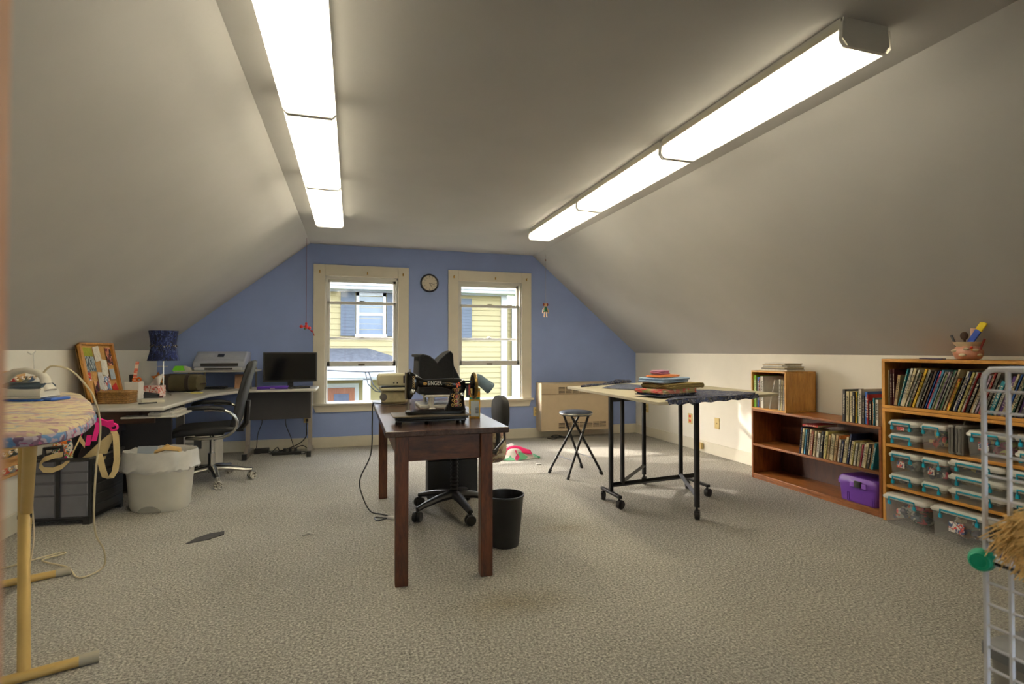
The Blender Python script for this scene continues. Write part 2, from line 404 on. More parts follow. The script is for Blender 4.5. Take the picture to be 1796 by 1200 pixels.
MB().box((-6,HY,-2.8),(3.85,20,2.6)).box((3.85,16.33,-2.8),(5.05,20,2.6)).build('wall', M_siding, e)
MB().box((3.76,HY-.05,-2.8),(3.92,HY+.1,2.62)).build('corner_board', M_owhite, e)
MB().box((4.88,16.2,-2.8),(5.06,16.4,2.62)).build('corner_board', M_owhite, e)
MB().box((-6.3,HY-.45,2.6),(4.2,HY+.1,2.72)).box((-6.3,HY-.5,2.68),(4.2,HY-.42,2.84)).box((-6,HY-.075,2.57),(3.9,HY,2.62)).build('eave', M_owhite, e)
MB().yz([(HY-.5,2.8),(17,4.6),(20.5,2.8)], -6.4, 4.3).build('roof', M_roof, e)
def hwin(x0, x1, z0, z1, sl=True, sr=True):
    g = MB().box((x0,HY-.06,z0),(x0+.07,HY,z1)).box((x1-.07,HY-.06,z0),(x1,HY,z1)).box((x0,HY-.06,z1-.08),(x1,HY,z1)).box((x0-.03,HY-.1,z0-.05),(x1+.03,HY,z0+.04)).box((x0,HY-.045,(z0+z1)/2-.03),(x1,HY,(z0+z1)/2+.03))
    wn = g.build('window_frame', M_owhite, e)
    MB().box((x0+.05,HY-.02,z0),(x1-.05,HY-.012,z1)).build('pane', plain('sky_glass', S(98,108,116), .15), wn)
    for f_, sx in ((sl, x0-.36), (sr, x1+.02)):
        if not f_: continue
        s = MB().box((sx,HY-.06,z0),(sx+.34,HY-.025,z1)); 
        for i in range(12): 
            zz = z0+.06+i*(z1-z0-.12)/12; s.box((sx+.04,HY-.068,zz),(sx+.3,HY-.06,zz+.04))
        s.build('shutter', M_shut, e)
hwin(.1, .80, 1.50, 2.56)
hwin(1.9, 2.6, 1.42, 2.48)
# porch in front of the house
P = T('porch', 'porch with grey shingled roof and wooden door below the neighbouring house', 'porch', (.2,12.4,-2.8))
b = MB(); b.add([(-2.4,HY-.03,1.18),(.36,HY-.03,1.18),(1.5,12.2,.80),(-2.4,12.2,.80),(1.5,HY-.03,.80)], [(0,1,2,3),(1,4,2)])
b.build('roof', M_roof, P, solid=.05)
MB().box((-2.4,12.15,.55),(1.5,12.27,.80)).box((-2.4,12.2,.5),(1.5,HY-.05,.56)).build('fascia', M_owhite, P)
b = MB(); siding(b, -2.4, 1.5, -2.8, .5, HY-.12); o = b.build('siding', M_siding, P); o['kind'] = 'stuff'
MB().box((.24,12.2,-2.8),(.40,12.34,.52)).build('post', M_owhite, P)
MB().box((-.62,HY-.2,-2.0),(.17,HY-.1,.36)).build('door_frame', M_owhite, P)
dr = MB().box((-.54,HY-.24,-2.0),(.07,HY-.19,.26)).build('door', wood('orange_door_wood', S(122,70,44), S(146,92,62), (8,8,1)), P)
MB().box((-.4,HY-.25,-.9),(-.06,HY-.235,.12)).build('pane', plain('dark_glass', S(86,92,112), .2), dr)
b = MB()
for pts in ([(-3,12.0,.95),(-.4,11.9,.72),(.3,11.9,.68),(1.2,12.1,.70)], [(.35,12,.68),(.45,11.9,.4),(.6,11.9,.25),(.9,12,.16)], [(.28,12,.68),(.34,11.9,.42),(.5,11.9,.26),(1.5,12,.1)]):
    b.tube(pts, .012, 5)
tag(b.build('service_cable', M_black, loc=(0,12,.7)), 'dark service cables strung in front of the porch', 'cable')
M_leaf = print_fabric('foliage', [S(94,118,60), S(130,150,84), S(70,96,48), S(160,176,110)], 40)
e = T('tree', 'leafy green tree beyond the yellow house', 'tree', (6.95,17.5,-2.8))
MB().cyl((6.95,17.5,-2.8),(6.95,17.5,1),.18,.1).build('trunk', plain('bark', S(90,74,56)), e, smooth=True)
b = MB(); rr = random.Random(3)
for i in range(1500):
    u, t, q = rr.uniform(0,2*pi), rr.uniform(-1,1), rr.random()**.4
    c = Vector((6.95+1.4*q*cos(u)*math.sqrt(1-t*t), 17.5+1.5*q*sin(u)*math.sqrt(1-t*t), 1.2+2.4*q*t))
    A = Matrix.Translation(c) @ Matrix.Rotation(rr.uniform(0,6),4,'X') @ Matrix.Rotation(rr.uniform(0,6),4,'Z')
    b.add([(-.1,0,0),(0,-.05,.01),(.12,0,0),(0,.05,.01)], [(0,1,2,3)], A)
o = b.build('foliage', M_leaf, e); o['kind'] = 'stuff'
st(MB().box((-30,7.5,-2.9),(30,40,-2.8)).build('ground_outside', plain('lawn', S(120,132,88), .95, var=.2, scale=2), loc=(0,20,-2.8)), 'lawn between the two houses')
# ================================================================== LEFT SIDE
# corner desk ---------------------------------------------------------
M_desk = plain('grey_laminate', S(196,192,182), .4, var=.02)
M_dpanel = plain('charcoal_panel', S(52,50,52), .55, var=.06)
M_dleg = plain('taupe_steel', S(150,142,132), .4, .4, var=.03)
DZ = .735
e = T('corner_desk', 'grey laminate desk along the knee wall with keyboard tray', 'desk', (-1.66,5.5,0))
MB().prism([(-2.02,4.50),(-1.40,4.42),(-1.31,4.45),(-1.27,5.6),(-1.10,6.02),(-1.10,6.63),(-2.02,6.63)], DZ-.028, DZ).build('desktop', M_desk, e, bevel=.008)
MB().box((-1.99,4.62,.60),(-1.42,4.64,DZ-.028)).build('crossbar', wood('dark_brown_board', S(60,40,28), S(88,60,44), (3,20,20)), e)
MB().box((-1.98,4.66,.28),(-1.96,6.5,.7)).build('modesty_panel', M_dpanel, e)
MB().box((-1.72,4.95,.06),(-1.40,4.975,DZ-.028)).build('leg_panel', M_dpanel, e)
MB().box((-1.99,4.95,.0),(-1.93,5.0,DZ-.028)).build('leg', M_dleg, e)
MB().box((-1.52,5.5,.0),(-1.46,5.54,DZ-.028)).build('leg', M_dleg, e)
tr_ = MB().box((-1.60,4.50,.648),(-1.235,4.88,.664)).build('keyboard_tray', M_desk, e, bevel=.006)
MB().box((-1.52,4.62,.664),(-1.50,5.1,DZ-.028)).build('tray_bracket', M_blackm, tr_)
k = T('keyboard', 'pale grey computer keyboard on the pull-out desk tray', 'keyboard', (-1.33,4.69,.664))
MB().box((-1.43,4.51,.664),(-1.27,4.87,.684)).build('body', plain('keyboard_grey', S(188,184,172), .5), k, bevel=.004)
for r_ in range(4):
    for c_ in range(12):
        MB().cbox((-1.405+r_*.034, 4.53+c_*.029, .688), (.026,.025,.009)).build('key', plain('keycap', S(150,148,142), .6, var=0), k)
# side desk along the back wall
e = T('computer_desk', 'grey laminate desk with dark modesty panel under the monitor', 'desk', (-.72,6.32,0))
MB().box((-1.095,6.08,DZ-.028),(-.365,6.61,DZ)).build('desktop', M_desk, e, bevel=.008)
MB().box((-1.08,6.26,.40),(-.43,6.28,DZ-.028)).build('modesty_panel', M_dpanel, e)
for lx in (-1.07, -.44):
    g = MB().box((lx-.02,6.32,.07),(lx+.02,6.37,DZ-.028)).xz([(lx-.02,.0),(lx+.02,.0),(lx+.02,.05),(lx-.02,.05)],6.15,6.58)
    g.yz([(6.32,.12),(6.16,.03),(6.2,.03),(6.37,.16)], lx-.02, lx+.02)
    L = g.build('leg', M_dleg, e, bevel=.004)
    MB().box((lx-.022,6.13,0),(lx+.022,6.17,.06)).build('foot_cap', M_black, L)
# riser shelf
e = T('riser_shelf', 'pale riser shelf with metal posts holding the printer', 'shelf', (-1.35,6.42,DZ))
MB().box((-1.75,6.22,.917),(-.98,6.62,.935)).build('board', M_desk, e, bevel=.004)
for px_, py_ in ((-1.70,6.58),(-1.03,6.25),(-1.03,6.58),(-1.55,6.60)):
    MB().cyl((px_,py_,DZ),(px_,py_,.955),.009,n=8).build('post', M_dleg, e, smooth=True)
# printer
e = T('printer', 'silver grey inkjet printer with small screen on the riser shelf', 'printer', (-1.34,6.4,.935))
M_pr = plain('printer_silver', S(168,172,184), .4, .1, var=.03); M_pl = plain('printer_light', S(196,198,202), .4)
MB().yz([(6.22,.965),(6.6,.965),(6.6,1.13),(6.42,1.135),(6.26,1.04),(6.23,1.03)], -1.58,-1.09).build('body', M_pr, e, bevel=.012)
MB().box((-1.56,6.2,.937),(-1.11,6.56,.968)).build('paper_tray', M_pl, e, bevel=.006)
Mp = rot((-1.335,6.335,1.0875), rx=R(30.5))
pn = MB().cbox((0,0,0),(.44,.10,.006),Mp).build('control_panel', plain('panel_silver', S(180,184,194), .35, .1), e, bevel=.002)
MB().cbox((0,.0,.006),(.062,.05,.006),Mp).build('screen', plain('lcd', S(42,48,66), .2), pn)
for i in range(5):
    for s_ in (-1,1):
        MB().lathe([(.006,0),(.005,.003)],8,(s_*(.07+i*.024),-.01,.003),M=Mp).build('button', M_pl, pn)
MB().box((-1.5,6.205,.982),(-1.15,6.24,1.012)).build('output_slot', M_black, e)
MB().box((-1.46,6.195,.945),(-1.2,6.203,.962)).build('tray_grip', M_black, e)
# green box
e = T('green_tape_box', 'bright green and white wedge box beside the printer', 'box', (-1.70,6.33,.935))
MB().xz([(-1.775,.936),(-1.66,.936),(-1.675,.985),(-1.75,.985)], 6.27, 6.37).build('body', plain('lime_card', S(110,196,40), .5), e)
MB().xz([(-1.66,.937),(-1.595,.937),(-1.615,.965),(-1.675,.984)], 6.28, 6.36).build('label', plain('white_card', S(230,222,208), .6), e)
# tablet + paper bag below the riser
e = T('tablet', 'closed black laptop lying flat under the riser shelf', 'laptop', (-1.4,6.38,DZ))
MB().cbox((-1.41,6.36,DZ+.008),(.24,.17,.014)).build('base', M_black, e, bevel=.003)
MB().cbox((-1.40,6.37,DZ+.021),(.23,.16,.008)).build('lid', plain('dark_lid', S(22,22,24), .3), e, bevel=.003)
M_kraft = plain('kraft_paper', S(168,128,98), .85, var=.12, bump=.3, bscale=30)
tag(MB().rings([[(x*(1-.1*k), y, k*.12) for x, y in ((-.05,-.04),(.05,-.04),(.045,.04),(-.05,.04))] for k in (0,.5,1,1.25)]).build('paper_bag', M_kraft, loc=(-1.16,6.40,DZ), local=True), 'small crumpled brown paper bag under the riser shelf', 'bag')
# monitor
e = T('monitor', 'black flat-screen monitor on the computer desk', 'monitor', (-.65,6.38,DZ))
MB().box((-.925,6.33,.80),(-.372,6.355,1.125)).box((-.85,6.355,.85),(-.45,6.385,1.08)).build('housing', M_black, e, bevel=.004)
MB().box((-.91,6.3275,.822),(-.387,6.3295,1.11)).build('screen', plain('dark_screen', S(10,11,14), .12, var=0), e)
MB().box((-.68,6.36,.75),(-.62,6.38,.86)).build('neck', M_black, e)
MB().prism(rrect(-.78,-.52,6.28,6.45,.04), DZ, DZ+.012).build('base', M_black, e)
e = T('purple_laptop', 'closed bright purple laptop on the computer desk', 'laptop', (-.8,6.2,DZ))
Mq = rot((-.80,6.175,DZ), rz=R(2))
MB().cbox((0,0,.009),(.30,.17,.018),Mq).build('base', plain('purple_dark', S(70,40,130), .4), e, bevel=.004)
MB().cbox((0,0,.024),(.30,.17,.010),Mq).build('lid', plain('purple_lid', S(104,56,190), .35), e, bevel=.003)
MB().cbox((0,-.086,.012),(.045,.003,.006),Mq).build('latch', M_sash, e)
tag(MB().cbox((0,0,.012),(.17,.045,.02),rot((-.52,6.2,DZ),rz=R(12))).build('remote_control', M_black, loc=(-.52,6.2,DZ), bevel=.005), 'slim black remote control in front of the monitor', 'remote')
tag(MB().cbox((0,0,.009),(.055,.09,.018),rot((-.63,6.17,DZ),rz=R(-10))).build('card_reader', plain('dark_grey_plastic', S(60,58,58), .5), loc=(-.63,6.17,DZ), bevel=.004), 'small dark card reader beside the purple laptop', 'card reader')
# lamp
e = T('table_lamp', 'tripod table lamp with knitted blue shade', 'lamp', (-1.655,5.6,DZ))
M_knit = print_fabric('blue_knit', [S(20,28,66), S(34,48,104), S(14,17,36), S(70,84,128), S(24,36,84)], 70, sc=(1,1,.45), bump=.6)
n_ = 28; prof = [(.122,1.052),(.12,1.06),(.107,1.11),(.096,1.17),(.096,1.2),(.101,1.25),(.112,1.32),(.11,1.326)]
g = MB(); rg = []
for k, (r_, z) in enumerate(prof):
    rg.append([(-1.655+(r_+.003*(i%2))*cos(2*pi*i/n_), 5.6+(r_+.003*(i%2))*sin(2*pi*i/n_), z) for i in range(n_)])
sh = g.rings(rg, cap=False).build('lamp_shade', M_knit, e, smooth=True, solid=.004)
bd = MB()
for i in range(30):
    a = 2*pi*i/30; bd.ball((-1.655+.100*cos(a),5.6+.100*sin(a),1.185+.006*((i*7)%3-1)),.008,6,4)
bd.build('bead_band', print_fabric('dark_beads', [S(20,18,20), S(190,180,160), S(40,36,36), S(20,18,20)], 60), sh)
MB().cyl((-1.655,5.6,.80),(-1.655,5.6,1.2),.006,n=8).build('pole', M_chrome, e, smooth=True)
for a in (200, 320, 80):
    MB().tube([(-1.655,5.6,.82),(-1.655+.04*cos(R(a)),5.6+.04*sin(R(a)),.775),(-1.655+.11*cos(R(a)),5.6+.11*sin(R(a)),DZ+.005)],.005,6).build('leg', M_chrome, e, smooth=True)
MB().cyl((-1.70,5.6,1.0),(-1.62,5.6,1.0),.004,n=6).ball((-1.655,5.6,1.17),.03).build('bulb_fitting', M_sash, e, smooth=True)
# cork board
tilt = math.atan2(.09,.47)
MQ = rot((-1.88,5.05,DZ+.012), ry=-tilt)      # local: x out of board, y along, z up
e = T('cork_board', 'wooden framed cork board leaning on the desk against the wall', 'notice board', (-1.9,5.05,DZ))
M_oak = wood('golden_oak', S(150,96,34), S(196,140,62), (12,12,2.5))
CW, CHh = .30, .485
MB().box((-.02,-CW,0),(-.01,CW,CHh),MQ).build('cork', plain('cork', S(196,148,84), .9, var=.12, scale=80, bump=.3, bscale=120), e)
for a, c in (((-.022,-CW,0),(.012,-CW+.035,CHh)), ((-.022,CW-.035,0),(.012,CW,CHh)), ((-.022,-CW,0),(.012,CW,.035)), ((-.022,-CW,CHh-.035),(.012,CW,CHh))):
    MB().box(a, c, MQ).build('frame_rail', M_oak, e, bevel=.004)
def note(name, label, y0, y1, z0, z1, c, rr_=0, mat=None, cat='note'):
    Mn = MQ @ Matrix.Translation(((-.0065 if not hasattr(note,'k') else -.0065+note.k*.0008), (y0+y1)/2, (z0+z1)/2)) @ Matrix.Rotation(R(rr_),4,'X')
    note.k = getattr(note,'k',0)+1
    h, w_ = (z1-z0)/2, (y1-y0)/2
    o = MB().sheet(lambda u,t: (.004*sin(u*3)*(1-t), -w_+2*w_*u, -h+2*h*t), 6, 4, Mn).build(name, mat or plain('paper_%d_%d_%d' % c, S(*c), .8, var=.1, scale=40), loc=tuple(Mn.translation), solid=.0008)
    tag(o, label, cat, 'papers pinned to the cork board')
M_ph = print_fabric('photo_print', [S(60,70,80), S(190,196,196), S(120,140,150), S(40,44,50)], 45, sc=(1,3,.6))
M_ph2 = print_fabric('portrait_print', [S(120,60,56), S(214,150,120), S(60,40,44), S(190,120,90)], 30)
M_ph3 = print_fabric('collage_print', [S(220,214,206), S(120,150,190), S(196,100,96), S(236,232,226), S(90,90,110)], 35)
note('pinned_card', 'olive green card pinned at the top of the cork board', -.24,-.08,.36,.43,(142,146,40),-2)
note('pinned_photo', 'grey toned photo pinned under the olive green card', -.22,-.07,.24,.36,(1,1,1),-3,M_ph,'photo')
note('pinned_label', 'white printed label pinned beside the olive green card', -.06,.05,.32,.44,(224,214,196),6)
note('pinned_pattern', 'torn white paper pattern hanging on the cork board', .02,.13,.20,.33,(232,226,210),-8)
note('pinned_portrait', 'tall narrow portrait photo pinned in the cork board corner by the lamp', .15,.25,.28,.43,(1,1,1),3,M_ph2,'photo')
note('pinned_collage', 'large pale collage of clippings pinned low on the cork board', -.05,.12,.05,.20,(1,1,1),2,M_ph3,'photo')
note('pinned_plastic_bag', 'clear plastic sleeve of clippings pinned near the cork board centre', -.08,.0,.09,.23,(206,204,200),-4)
note('pinned_postcard', 'brown figure postcard pinned low on the cork board', -.17,-.10,.05,.16,(1,1,1),-2,print_fabric('figure_print',[S(60,40,40),S(200,120,84),S(120,60,70),S(214,160,110)],26),'photo')
note('pinned_red_card', 'red triangular card pinned in the bottom cork board corner', .14,.23,.05,.12,(196,44,36),20)
note('pinned_blue_paper', 'pale blue paper slip pinned under the portrait photo', .14,.23,.16,.25,(186,196,204),0)
note('pinned_scissors_card', 'small red and teal sticker pinned at the cork board edge', -.24,-.20,.17,.25,(1,1,1),0,print_fabric('sticker_print',[S(60,120,130),S(220,214,204),S(190,60,50)],40),'sticker')
# basket
e = T('wicker_basket', 'low brown wicker basket in front of the cork board', 'basket', (-1.745,4.86,DZ))
M_wick = plain('wicker', S(142,104,52), .7, var=.25, scale=60, bump=.5, bscale=120)
g = MB()
Mb = rot((-1.745,4.86,DZ), rz=R(-8))
for k in range(5):
    z = .008+k*.0165
    pts = rrect(-.105,.105,-.075,.075,.03,4)
    n_ = len(pts)
    g.tube([(x*(1+(.02 if (i+k)%2 else -.02)), y*(1+(.02 if (i+k)%2 else -.02)), z) for i,(x,y) in enumerate(pts)], .0085, 6, Mb, closed=True)
o = g.build('weave', M_wick, e, smooth=True); o['kind'] = 'stuff'
g = MB().prism(rrect(-.098,.098,-.068,.068,.03), .002, .01, Mb)
for (x,y) in rrect(-.104,.104,-.074,.074,.03,2): g.cyl((x,y,.002),(x,y,.084),.005,n=6,M=Mb)
g.build('stakes', plain('wicker_dark', S(100,68,34), .8, var=.2), e)
MB().tube([(x,y,.087) for x,y in rrect(-.107,.107,-.077,.077,.03,4)], .011, 6, Mb, closed=True).build('rim', M_wick, e, smooth=True)
# things beside the basket
tag(MB().cbox((0,0,.008),(.15,.17,.016),rot((-1.52,4.90,DZ),rz=R(20))).build('notepad', plain('cream_pad', S(214,206,184), .8), loc=(-1.52,4.90,DZ), bevel=.003), 'cream notepad beside the wicker basket', 'notepad')
tag(MB().cyl((-1.55,4.70,DZ+.006),(-1.45,4.77,DZ+.006),.005,n=8).build('pen', M_black, loc=(-1.52,4.74,DZ), smooth=True), 'black pen lying beside the cream notepad', 'pen')
e = T('pencil_box', 'white square desk organiser holding rulers and scissors', 'desk organiser', (-1.735,5.2,DZ))
MB().box((-1.80,5.14,DZ),(-1.70,5.26,DZ+.006)).box((-1.80,5.14,DZ),(-1.70,5.144,.885)).box((-1.80,5.256,DZ),(-1.70,5.26,.885)).box((-1.80,5.14,DZ),(-1.796,5.26,.885)).box((-1.704,5.14,DZ),(-1.70,5.26,.885)).build('body', plain('white_card', S(224,220,208)), e, bevel=.002)
M_strp = print_fabric('striped_ruler', [S(222,110,84), S(236,214,196)], 60, sc=(.1,.1,1))
tag(MB().cbox((0,0,.12),(.026,.003,.31),rot((-1.765,5.2,DZ+.045),ry=R(8))).build('ruler', M_strp, loc=(-1.73,5.2,DZ)), 'orange and white striped ruler in the white organiser', 'ruler')
tag(MB().cbox((0,0,.09),(.04,.02,.2),rot((-1.765,5.225,DZ+.018),ry=R(-3))).build('glasses_case', M_black, loc=(-1.775,5.22,DZ), bevel=.006), 'black case standing in the white organiser', 'case')
e = T('scissors', 'orange handled scissors standing in the white organiser', 'scissors', (-1.69,5.2,DZ))
M_or = plain('orange_plastic', S(232,112,24), .45)
for s_ in (-1, 1):
    Ms = rot((-1.73+.014*s_,5.2,.90), rx=R(90), ry=R(20*s_))
    MB().torus((0,0,0),.015,.006,Ms,16,6).build('handle', M_or, e, smooth=True)
    MB().cyl((-1.73+.010*s_,5.2,.885),(-1.73-.008*s_,5.2,.76),.006,.003,n=6).build('blade', M_chrome, e)
# star ornament
M_star = plain('rust_felt', S(176,104,40), .9, var=.1, bump=.3, bscale=120)
pts = [((.062 if i%2==0 else .03)*sin(i*pi/5), (.062 if i%2==0 else .03)*cos(i*pi/5)) for i in range(10)]
Ms = rot((-1.75,5.78,DZ+.15), rz=R(12))
e = T('star_ornament', 'rust orange star ornament standing behind the tissue box', 'ornament', (-1.75,5.78,DZ))
MB().xz(pts, -.012,.012, Ms).build('star', M_star, e, bevel=.006)
MB().cyl((-1.75,5.78,DZ),(-1.75,5.78,DZ+.12),.006,n=6).lathe([(.035,0),(.035,.008)],14,(-1.75,5.78,DZ)).build('stand', plain('dark_wood_stand', S(80,52,30)), e)
# tissue box
e = T('tissue_box', 'pink patterned tissue box with a white tissue', 'tissue box', (-1.69,5.48,DZ))
Mt = rot((-1.69,5.44,DZ), rz=R(-12))
MB().cbox((0,0,.05),(.16,.12,.1),Mt).build('body', print_fabric('tissue_print', [S(226,202,190), S(214,120,104), S(232,214,204), S(226,202,190), S(200,90,80)], 45), e, bevel=.003)
MB().sheet(lambda u,t: (-.03+.1*u+.02*t, .02*sin(u*5+t*2), .1+.085*t*(.5+.8*u)), 8, 6, Mt).build('tissue', plain('tissue_white', S(226,222,216), .9), e, smooth=True, solid=.001)
# stapler
e = T('stapler', 'small black stapler beside the tissue box', 'stapler', (-1.66,5.3,DZ))
Mt = rot((-1.66,5.32,DZ), rz=R(15))
MB().cbox((0,0,.008),(.12,.035,.016),Mt).build('base', M_black, e, bevel=.003)
MB().xz([(-.06,.02),(.06,.016),(.058,.035),(-.05,.055)], -.016,.016, Mt).build('arm', M_black, e, bevel=.004)
MB().cbox((.07,-.02,.008),(.03,.05,.012),Mt).build('staple_pack', plain('dark_red_plastic', S(96,30,32)), e)
# duffel bag
e = T('duffel_bag', 'olive canvas duffel bag with dark straps behind the lamp', 'bag', (-1.62,6.05,DZ))
M_olive = plain('olive_canvas', S(82,74,50), .9, var=.12, bump=.3, bscale=140)
def sup(r_, n=20, p=3.0):
    return [(abs(cos(2*pi*i/n))**(2/p)*(1 if cos(2*pi*i/n)>=0 else -1)*r_[0], abs(sin(2*pi*i/n))**(2/p)*(1 if sin(2*pi*i/n)>=0 else -1)*r_[1]) for i in range(n)]
Md = rot((-1.62,6.02,DZ+.091), rz=R(-14))
rg = []
for x, k in ((-.19,.7),(-.185,.9),(-.16,1),(-.05,1.03),(.06,1.02),(.17,1),(.19,.92),(.195,.7)):
    rg.append([(x+.004*sin(9*j), y*k, z*k-.0*(1-k)) for j,(y,z) in enumerate(sup((.1,.084)))])
MB().rings(rg, Md).build('body', M_olive, e, smooth=True)
M_strap = plain('dark_brown_strap', S(46,34,26), .7)
for x in (-.09, .1):
    MB().rings([[(x+dx, y*1.055, z*1.05) for (y,z) in sup((.1,.084))] for dx in (-.018,.018)], Md).build('strap', M_strap, e, smooth=True)
MB().torus((.205,0,-.01),.03,.006,Md @ Matrix.Rotation(0,4,'X'),14,6).build('side_ring', M_strap, e)
tag(MB().cbox((0,0,.004),(.15,.1,.006),rot((-1.47,5.86,DZ),rz=R(8))).build('paper_sheet', plain('cream_pad', S(214,206,184)), loc=(-1.47,5.86,DZ)), 'loose white paper sheet lying beside the duffel bag', 'paper')
tag(MB().cbox((0,0,.006),(.09,.06,.012),rot((-1.42,5.76,DZ),rz=R(-6))).build('sticky_notes', plain('yellow_pad', S(226,210,120), .8), loc=(-1.42,5.76,DZ)), 'yellow sticky note pad beside the loose white sheet', 'note pad')
# under the desk
e = T('storage_box', 'white cardboard box with black hand hole under the desk', 'box', (-1.42,5.95,0))
MB().box((-1.56,5.78,0),(-1.26,6.1,.30)).build('body', plain('white_board', S(206,200,186), .8), e, bevel=.004)
MB().box((-1.57,5.77,.26),(-1.25,6.11,.315)).build('lid', plain('white_board', S(206,200,186)), e, bevel=.004)
MB().cbox((-1.45,5.776,.20),(.07,.004,.03)).build('hand_hole', M_black, e)
e = T('computer_tower', 'dark grey computer tower standing under the corner desk', 'computer', (-1.70,5.3,0))
MB().box((-1.78,5.02,.02),(-1.56,5.46,.5)).build('case', M_dpanel, e, bevel=.006)
MB().box((-1.56,5.03,.03),(-1.552,5.45,.49)).build('front_panel', M_black, e, bevel=.004)
for i in range(2): MB().box((-1.553,5.08,.36+i*.06),(-1.548,5.40,.40+i*.06)).build('drive_bay', M_dpanel, e)
# cables & power
e = T('power_strip', 'black power strip on the carpet under the computer desk', 'power strip', (-.68,6.34,0))
MB().cbox((-.68,6.34,.016),(.30,.05,.032)).build('body', M_black, e, bevel=.004)
for i in range(3): MB().cbox((-.70+i*.055,6.34,.05),(.03,.035,.038)).build('plug', M_black, e, bevel=.004)
tag(MB().cbox((-.955,6.5,.03),(.15,.07,.05)).build('power_adapter', M_black, loc=(-.955,6.5,.005), bevel=.006), 'black power adapter brick on the carpet by the desk leg', 'adapter')
def cable(label, pts, r=.004, m_=None, name='power_cable'):
    P_ = [Vector(p) for p in pts]; o_ = []
    for i in range(len(P_)-1):
        p0, p1, p2, p3 = P_[max(i-1,0)], P_[i], P_[i+1], P_[min(i+2,len(P_)-1)]
        for k in range(6):
            t = k/6; o_.append(tuple(.5*((2*p1)+(-p0+p2)*t+(2*p0-5*p1+4*p2-p3)*t*t+(-p0+3*p1-3*p2+p3)*t**3)))
    o_.append(tuple(P_[-1]))
    o = MB().tube(o_, r, 6).build(name, m_ or M_black, loc=tuple(P_[-1]), smooth=True)
    return tag(o, label, 'cable')
cable('thin black cable hanging behind the computer desk by the chair', [(-.98,6.60,.40),(-.97,6.60,.33),(-1.01,6.59,.2),(-1.02,6.57,.06),(-1.03,6.52,.012),(-1.02,6.43,.008),(-.96,6.44,.012)])
cable('black cable dropping from the computer desk to the power strip', [(-.72,6.60,.42),(-.72,6.60,.3),(-.66,6.56,.15),(-.62,6.45,.06),(-.590,6.362,.05)])
cable('thick black cord plugged into the wall outlet under the desk', [(-.495,6.625,.33),(-.50,6.60,.27),(-.5,6.59,.16),(-.56,6.52,.09),(-.68,6.46,.045),(-.80,6.44,.012),(-.86,6.37,.012),(-.832,6.345,.016)], .006)
cable('tangled black cable lying along the skirting under the desk', [(-.875,6.5,.02),(-.85,6.48,.01),(-.8,6.54,.05),(-.76,6.52,.01),(-.62,6.57,.03),(-.54,6.59,.05),(-.49,6.58,.02)], .005)
cable('second black cable curled around the power strip', [(-.87,6.40,.008),(-.80,6.39,.02),(-.70,6.40,.02),(-.56,6.40,.012),(-.49,6.36,.02),(-.50,6.30,.008),(-.6,6.29,.008)], .005)
# outlets
def outlet(label, c, axis, plug=False, red=False):
    e = T('wall_outlet', label, 'outlet', c)
    Mo = rot(c, rz={'y':0,'x':R(-90)}[axis])     # local: plate faces -Y
    MB().cbox((0,-.004,0),(.075,.008,.118),Mo).build('plate', M_almond, e, bevel=.002)
    for s_ in (-1,1):
        MB().cbox((0,-.009,s_*.026),(.036,.004,.03),Mo).build('socket', plain('red_plastic',S(220,60,30)) if red else plain('almond_dark',S(180,158,104)), e, bevel=.002)
    if plug: MB().cbox((0,-.022,-.026),(.03,.03,.03),Mo).build('plug', M_black, e, bevel=.004)
outlet('almond wall outlet with black plug under the computer desk', (-.495,YB,.36), 'y', True)
outlet('almond wall outlet between the window and the heater', (2.337,YB,.338), 'y')
outlet('almond wall outlet on the white wall nearest the blue wall', (XR,6.36,.369), 'x')
outlet('almond wall outlet with orange sockets on the white wall', (XR,5.40,.347), 'x', red=True)
e = T('wall_switch', 'blank almond cable plate on the white wall by the low bookcase', 'wall plate', (XR,4.92,.35))
Mo = rot((XR,4.92,.35), rz=R(-90)); MB().cbox((0,-.004,0),(.075,.008,.118),Mo).build('plate', M_almond, e, bevel=.002)
MB().lathe([(.008,0),(.006,.006)],10,(0,0,.008),M=Mo @ Matrix.Rotation(R(90),4,'X')).build('jack', plain('almond_dark',S(180,158,104)), e)
e = T('phone_jack', 'small almond surface jack on the skirting board by the low bookcase', 'jack', (XR-.018,5.17,.06))
MB().cbox((XR-.036,5.17,.07),(.036,.07,.07)).build('box', M_almond, e, bevel=.004)
MB().cbox((XR-.055,5.17,.07),(.003,.016,.016)).build('port', M_brass, e)
# office chair -----------------------------------------------------------
e = T('office_chair', 'black leather office chair with chrome arms and clear casters', 'office chair', (-1.17,5.23,0), R(6))
def five_star(e, a0, rad, m_, wheel, clear=False, hubz=.12):
    for k in range(5):
        a = R(a0+72*k); c_, s_ = cos(a), sin(a)
        arm = MB().tube([(.03*c_,.03*s_,hubz),(.14*c_,.14*s_,hubz-.008),(.25*c_,.25*s_,hubz-.03),(rad*c_,rad*s_,.085)],[.04,.032,.026,.02],10,flat=.75).build('base_arm', m_, e, smooth=True, local=True)
        Mw = Matrix.Translation((rad*c_,rad*s_,0)) @ Matrix.Rotation(a+.6+k,4,'Z')
        cs = MB().cyl((0,0,.06),(0,0,.095),.009,n=8,M=Mw).cbox((0,0,.055),(.03,.018,.03),Mw).build('caster', m_, e, smooth=True, local=True)
        for sy in (-1,1):
            MB().lathe([(.031,-.011),(.034,-.006),(.034,.006),(.031,.011),(.012,.013)],18,(0,0,0),M=Mw @ Matrix.Translation((0,sy*.016,.034)) @ Matrix.Rotation(R(90),4,'X')).build('wheel', wheel, cs, smooth=True, local=True)
